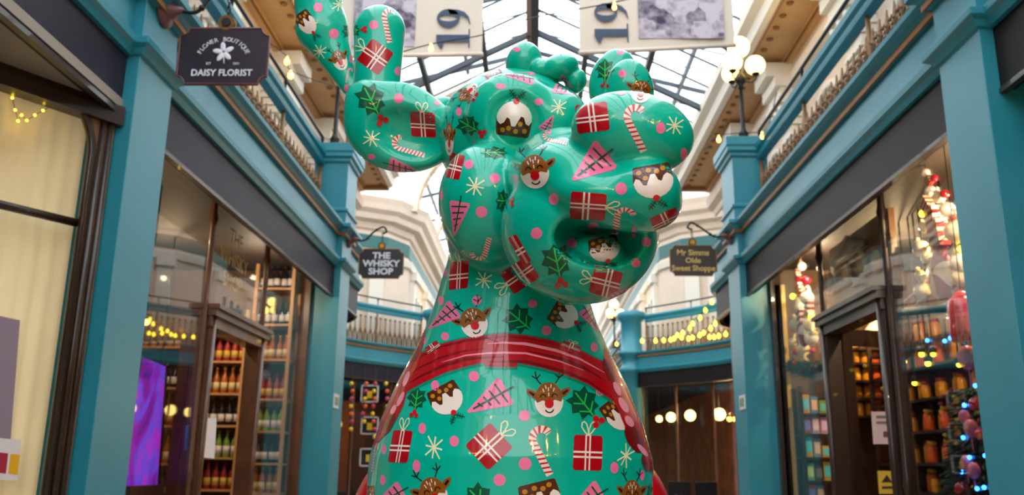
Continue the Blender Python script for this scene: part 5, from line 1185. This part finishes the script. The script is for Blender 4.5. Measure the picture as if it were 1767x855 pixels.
# red band and bows painted round the chest
def red_poly(p, col='red', layer=0, step=3.0): lay(p, col, layer, step)
TOP = [(700, 640), (712, 622), (727, 610), (758, 595), (799, 585), (841, 579), (870, 576), (907, 579), (953, 588), (994, 602), (1040, 625), (1056, 640)]
BOT = [(1056, 692), (1015, 664), (974, 647), (932, 635), (893, 627), (893, 634), (837, 633), (837, 626), (808, 632), (766, 645), (725, 664), (703, 676)]
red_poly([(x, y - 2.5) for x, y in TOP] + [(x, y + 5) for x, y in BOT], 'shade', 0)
red_poly(TOP + BOT, 'red', 1)
def ribbon(pts, w0, col, layer):
    P = [Vector(p) for p in pts]; L, R = [], []
    for i, p in enumerate(P):
        t = (P[min(i + 1, len(P) - 1)] - P[max(i - 1, 0)]).normalized(); ww = w0 * (.15 + math.sin(PI * min(max(i / (len(P) - 1), .02), .98))) ; nn = Vector((-t.y, t.x)) * ww / 2; L.append(p + nn); R.append(p - nn)
    lay(L + R[::-1], col, layer, 3.0)
def mid(t): return [((1 - t) * a[0] + t * b[0], (1 - t) * a[1] + t * b[1]) for a, b in zip(TOP[1:-1], [(703, 676), (725, 664), (766, 645), (808, 632), (841, 630), (870, 630), (907, 630), (974, 647), (1015, 664), (1050, 689)])]
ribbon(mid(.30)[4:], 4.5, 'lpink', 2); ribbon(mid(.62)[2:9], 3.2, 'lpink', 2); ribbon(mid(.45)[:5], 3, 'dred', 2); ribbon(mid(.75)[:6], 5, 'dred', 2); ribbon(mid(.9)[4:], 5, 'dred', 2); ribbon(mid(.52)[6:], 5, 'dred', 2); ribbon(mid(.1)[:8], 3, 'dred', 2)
red_poly([(732, 560), (735, 575), (727, 610), (712, 640), (703, 676), (697, 700), (686, 722), (670, 745), (655, 762), (640, 775), (620, 770), (640, 700), (680, 610), (715, 565)], 'red', 2, 3)
red_poly([(1046, 576), (1040, 625), (1052, 658), (1057, 690), (1069, 716), (1086, 757), (1110, 785), (1117, 812), (1130, 815), (1135, 760), (1110, 680), (1070, 590)], 'red', 2, 3)
def blob(cx, cy, rx, ry, rot, col, layer):
    m = Mot(cx, cy, rx, ry, rot); m.st = 3; m.circ(0, 0, 1, col, layer)
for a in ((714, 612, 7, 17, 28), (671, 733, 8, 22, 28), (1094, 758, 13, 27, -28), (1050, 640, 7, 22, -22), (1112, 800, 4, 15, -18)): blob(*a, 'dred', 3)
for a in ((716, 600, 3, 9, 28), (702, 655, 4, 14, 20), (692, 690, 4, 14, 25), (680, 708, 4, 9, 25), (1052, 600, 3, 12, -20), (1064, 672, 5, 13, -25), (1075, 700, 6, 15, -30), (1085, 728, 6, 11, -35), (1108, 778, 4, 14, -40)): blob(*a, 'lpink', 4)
# antlers and ear
pudding(528, 38, 30, 46, -35); dot(549, 13, 8); dot(576, 58, 8.5); star(585, 8, 28); star(552, 89, 28); deer(586, 104, 30, 38, -25); dot(606, 101, 4, 8); dot(598, 152, 4, 7); cane(603, 130, 18, 26, 10)
dot(630, 10, 8); dot(645, 43, 8); cane(677, 43, 58, 58, -12); dot(699, 62, 4, 8); gift(647.5, 98, 47, 46, -55); holly(607, 53, 30, 36, -95); dot(688, 123, 7.5)
holly(641, 174, 58, 62, -28); dot(688, 170, 8.5); gift(730, 215, 43, 43, 3, .12); star(641, 239, 34); cane(706, 251, 54, 60, -75); ptree(700, 291, 30, 60, 105); dot(641, 271, 7, 5); dot(755, 178, 6, 4)
# head
holly(809, 217, 42, 44, -60); dot(792, 193, 5, 8); dot(864, 149, 9, 5); deer(808, 160, 24, 44, -130); gift(817, 166, 12, 17, 30); gift(851, 127, 30, 14, -15, bow=False); ptree(893, 132, 28, 58, -82)
dot(930, 176, 8, 6); star(964, 185, 32); ptree(978, 153, 46, 40, 120); ptree(947, 213, 30, 32, 30); pudding(887, 208, 62, 66, 187); deer(776, 240, 18, 60, 0)
cane(958, 236, 40, 44, -78)
# snout
gift(1022, 203, 56, 50, -7, bow=False); cane(1106, 219, 80, 80, -27); dot(1140, 221, 8, 10); star(1164, 217, 36); dot(1180, 266, 6, 11); ptree(1018, 288, 76, 75, -128); pudding(1127, 311, 70, 62, -10)
gift(1015, 356, 47, 62, 94); dot(956, 344, 8.5, 10); dot(1072, 326, 10, 11); dot(1024, 392, 10, 9); dot(926, 403, 10); dot(1094, 401, 4, 10); dot(987, 420, 9); dot(1115, 418, 8, 9); dot(1097, 454, 8); deer(923, 296, 62, 62, -8)
holly(868, 347, 46, 26, -85); gift(897, 431, 16, 54, -30, bow=False); holly(961, 452, 62, 62, -12); cane(1078, 383, 72, 48, 8); gift(1149, 381, 50, 30, -25, bow=False); gift(1045, 488, 48, 50, -76); pudding(1043, 428, 54, 46, -15); ptree(1080, 503, 22, 50, 60); dot(1072, 160, 8, 4.5)
# cheek
gift(785, 287, 26, 44, 14, bow=False); dot(809, 284, 8); dot(854, 308, 9); star(820, 322, 38); ptree(789, 378, 44, 60, 190); dot(762, 338, 3, 8); dot(831, 366, 10); cane(828, 428, 60, 42, 195); holly(852, 264, 26, 50, 90, berries=False)
# neck
gift(792, 475, 33, 48, -6, -.15); star(835, 484, 34); gift(897, 476, 44, 54, -125); dot(761, 519, 5.5, 8); dot(823, 519, 8); dot(919, 525, 8, 7); dot(769, 470, 4, 8); dot(943, 571, 8.5); dot(768, 581, 7); dot(1025, 600, 6, 8); dot(733, 589, 3, 5)
ptree(763, 550, 44, 58, -127); deer(818, 557, 58, 56, -18); holly(896, 553, 58, 56, -50, berries=False); pudding(972, 544, 46, 52, -58); ptree(1021, 553, 34, 46, 150)
gift(748, 602, 26, 18, -35, bow=False); gift(985, 600, 34, 14, 20)
# chest
dot(751, 666, 7, 9); dot(818, 650, 9); dot(1035, 677, 7); dot(729, 740, 6.5, 9.5); dot(784, 762, 8, 9.5); dot(663, 776, 4, 9); dot(719, 805, 6.5, 11); dot(905, 718, 9.5); dot(906, 801, 11); dot(862, 829, 10.5); dot(1060, 808, 7, 10); dot(1108, 821, 4, 9); dot(661, 829, 5, 9)
holly(719, 690, 40, 42, 8); pudding(770, 688, 58, 56, -28); ptree(841, 693, 66, 77, -119); deer(947, 690, 62, 64, -3); holly(1008, 698, 60, 62, -38); pudding(1062, 716, 38, 62, -38)
gift(691, 771, 34, 56, 2, -.14); star(749, 773, 36, 48); gift(844, 771, 59, 59, 47); cane(944, 776, 84, 84, -27); gift(1014, 782, 50, 61, 2); star(1080, 787, 28, 48, 20); cane(648, 790, 14, 50, 8)
ptree(668, 862, 46, 62, -119); ptree(1010, 866, 60, 66, -119); deer(748, 853, 60, 64, -18); deer(1090, 858, 42, 64, 0); holly(828, 864, 60, 62, -45); pudding(932, 860, 72, 66, -14); pudding(640, 860, 14, 50, 0); holly(1122, 856, 14, 44, 0)
# antler behind the nose, tuft
holly(1044, 122, 40, 40, 0); dot(1070, 91, 6, 4); dot(1074, 127, 7); deer(1106, 158, 44, 42, 8); dot(892, 86, 6, 4)
# ------------------------------------------------------------------ parts of the statue
for p in parts:
    V, F, nm = p['V'], p['Q'], p['name']; A = p['acc']
    vs = [V] + A.V; off = len(V); faces = [q for q in F.tolist()]; mi = [0] * len(F)
    n0 = off
    for f_ in A.F: faces += (f_ + off).tolist()
    mi += A.M
    me = bpy.data.meshes.new(nm); VV = np.concatenate(vs) - np.array(stat.location)
    loops = np.fromiter((i for f_ in faces for i in f_), np.int32); tot = np.array([len(f_) for f_ in faces], np.int32)
    me.vertices.add(len(VV)); me.vertices.foreach_set('co', VV.astype(np.float32).ravel()); me.loops.add(len(loops)); me.loops.foreach_set('vertex_index', loops)
    me.polygons.add(len(faces)); me.polygons.foreach_set('loop_start', np.concatenate([[0], np.cumsum(tot)[:-1]]).astype(np.int32)); me.update(calc_edges=True)
    for m_ in ([M_green if nm != 'arm' else M_paint['red']] + [M_paint[k] for k in PK]): me.materials.append(m_)
    me.polygons.foreach_set('material_index', np.array(mi, np.int32)); me.polygons.foreach_set('use_smooth', np.ones(len(faces), bool)); me.update()
    NN = np.concatenate([p['N']] + A.N) if A.N else p['N']
    me.normals_split_custom_set_from_vertices([tuple(n) for n in NN.tolist()])
    o = link(nm, me, None, stat)
    if p['label']: o['label'] = p['label']
pl = thing('plinth', 'round dark plinth under the painted reindeer statue', 'plinth', (AX, AY, 0)); g = BM(); lathe(g, [(.5, 0), (.5, .08), (.45, .12), (.45, .46), (.48, .5), (.48, .515), (.3, .518)], (AX, AY, 0), 40); part('base_block', g, col('dark plinth', 50, 50, 56), pl)
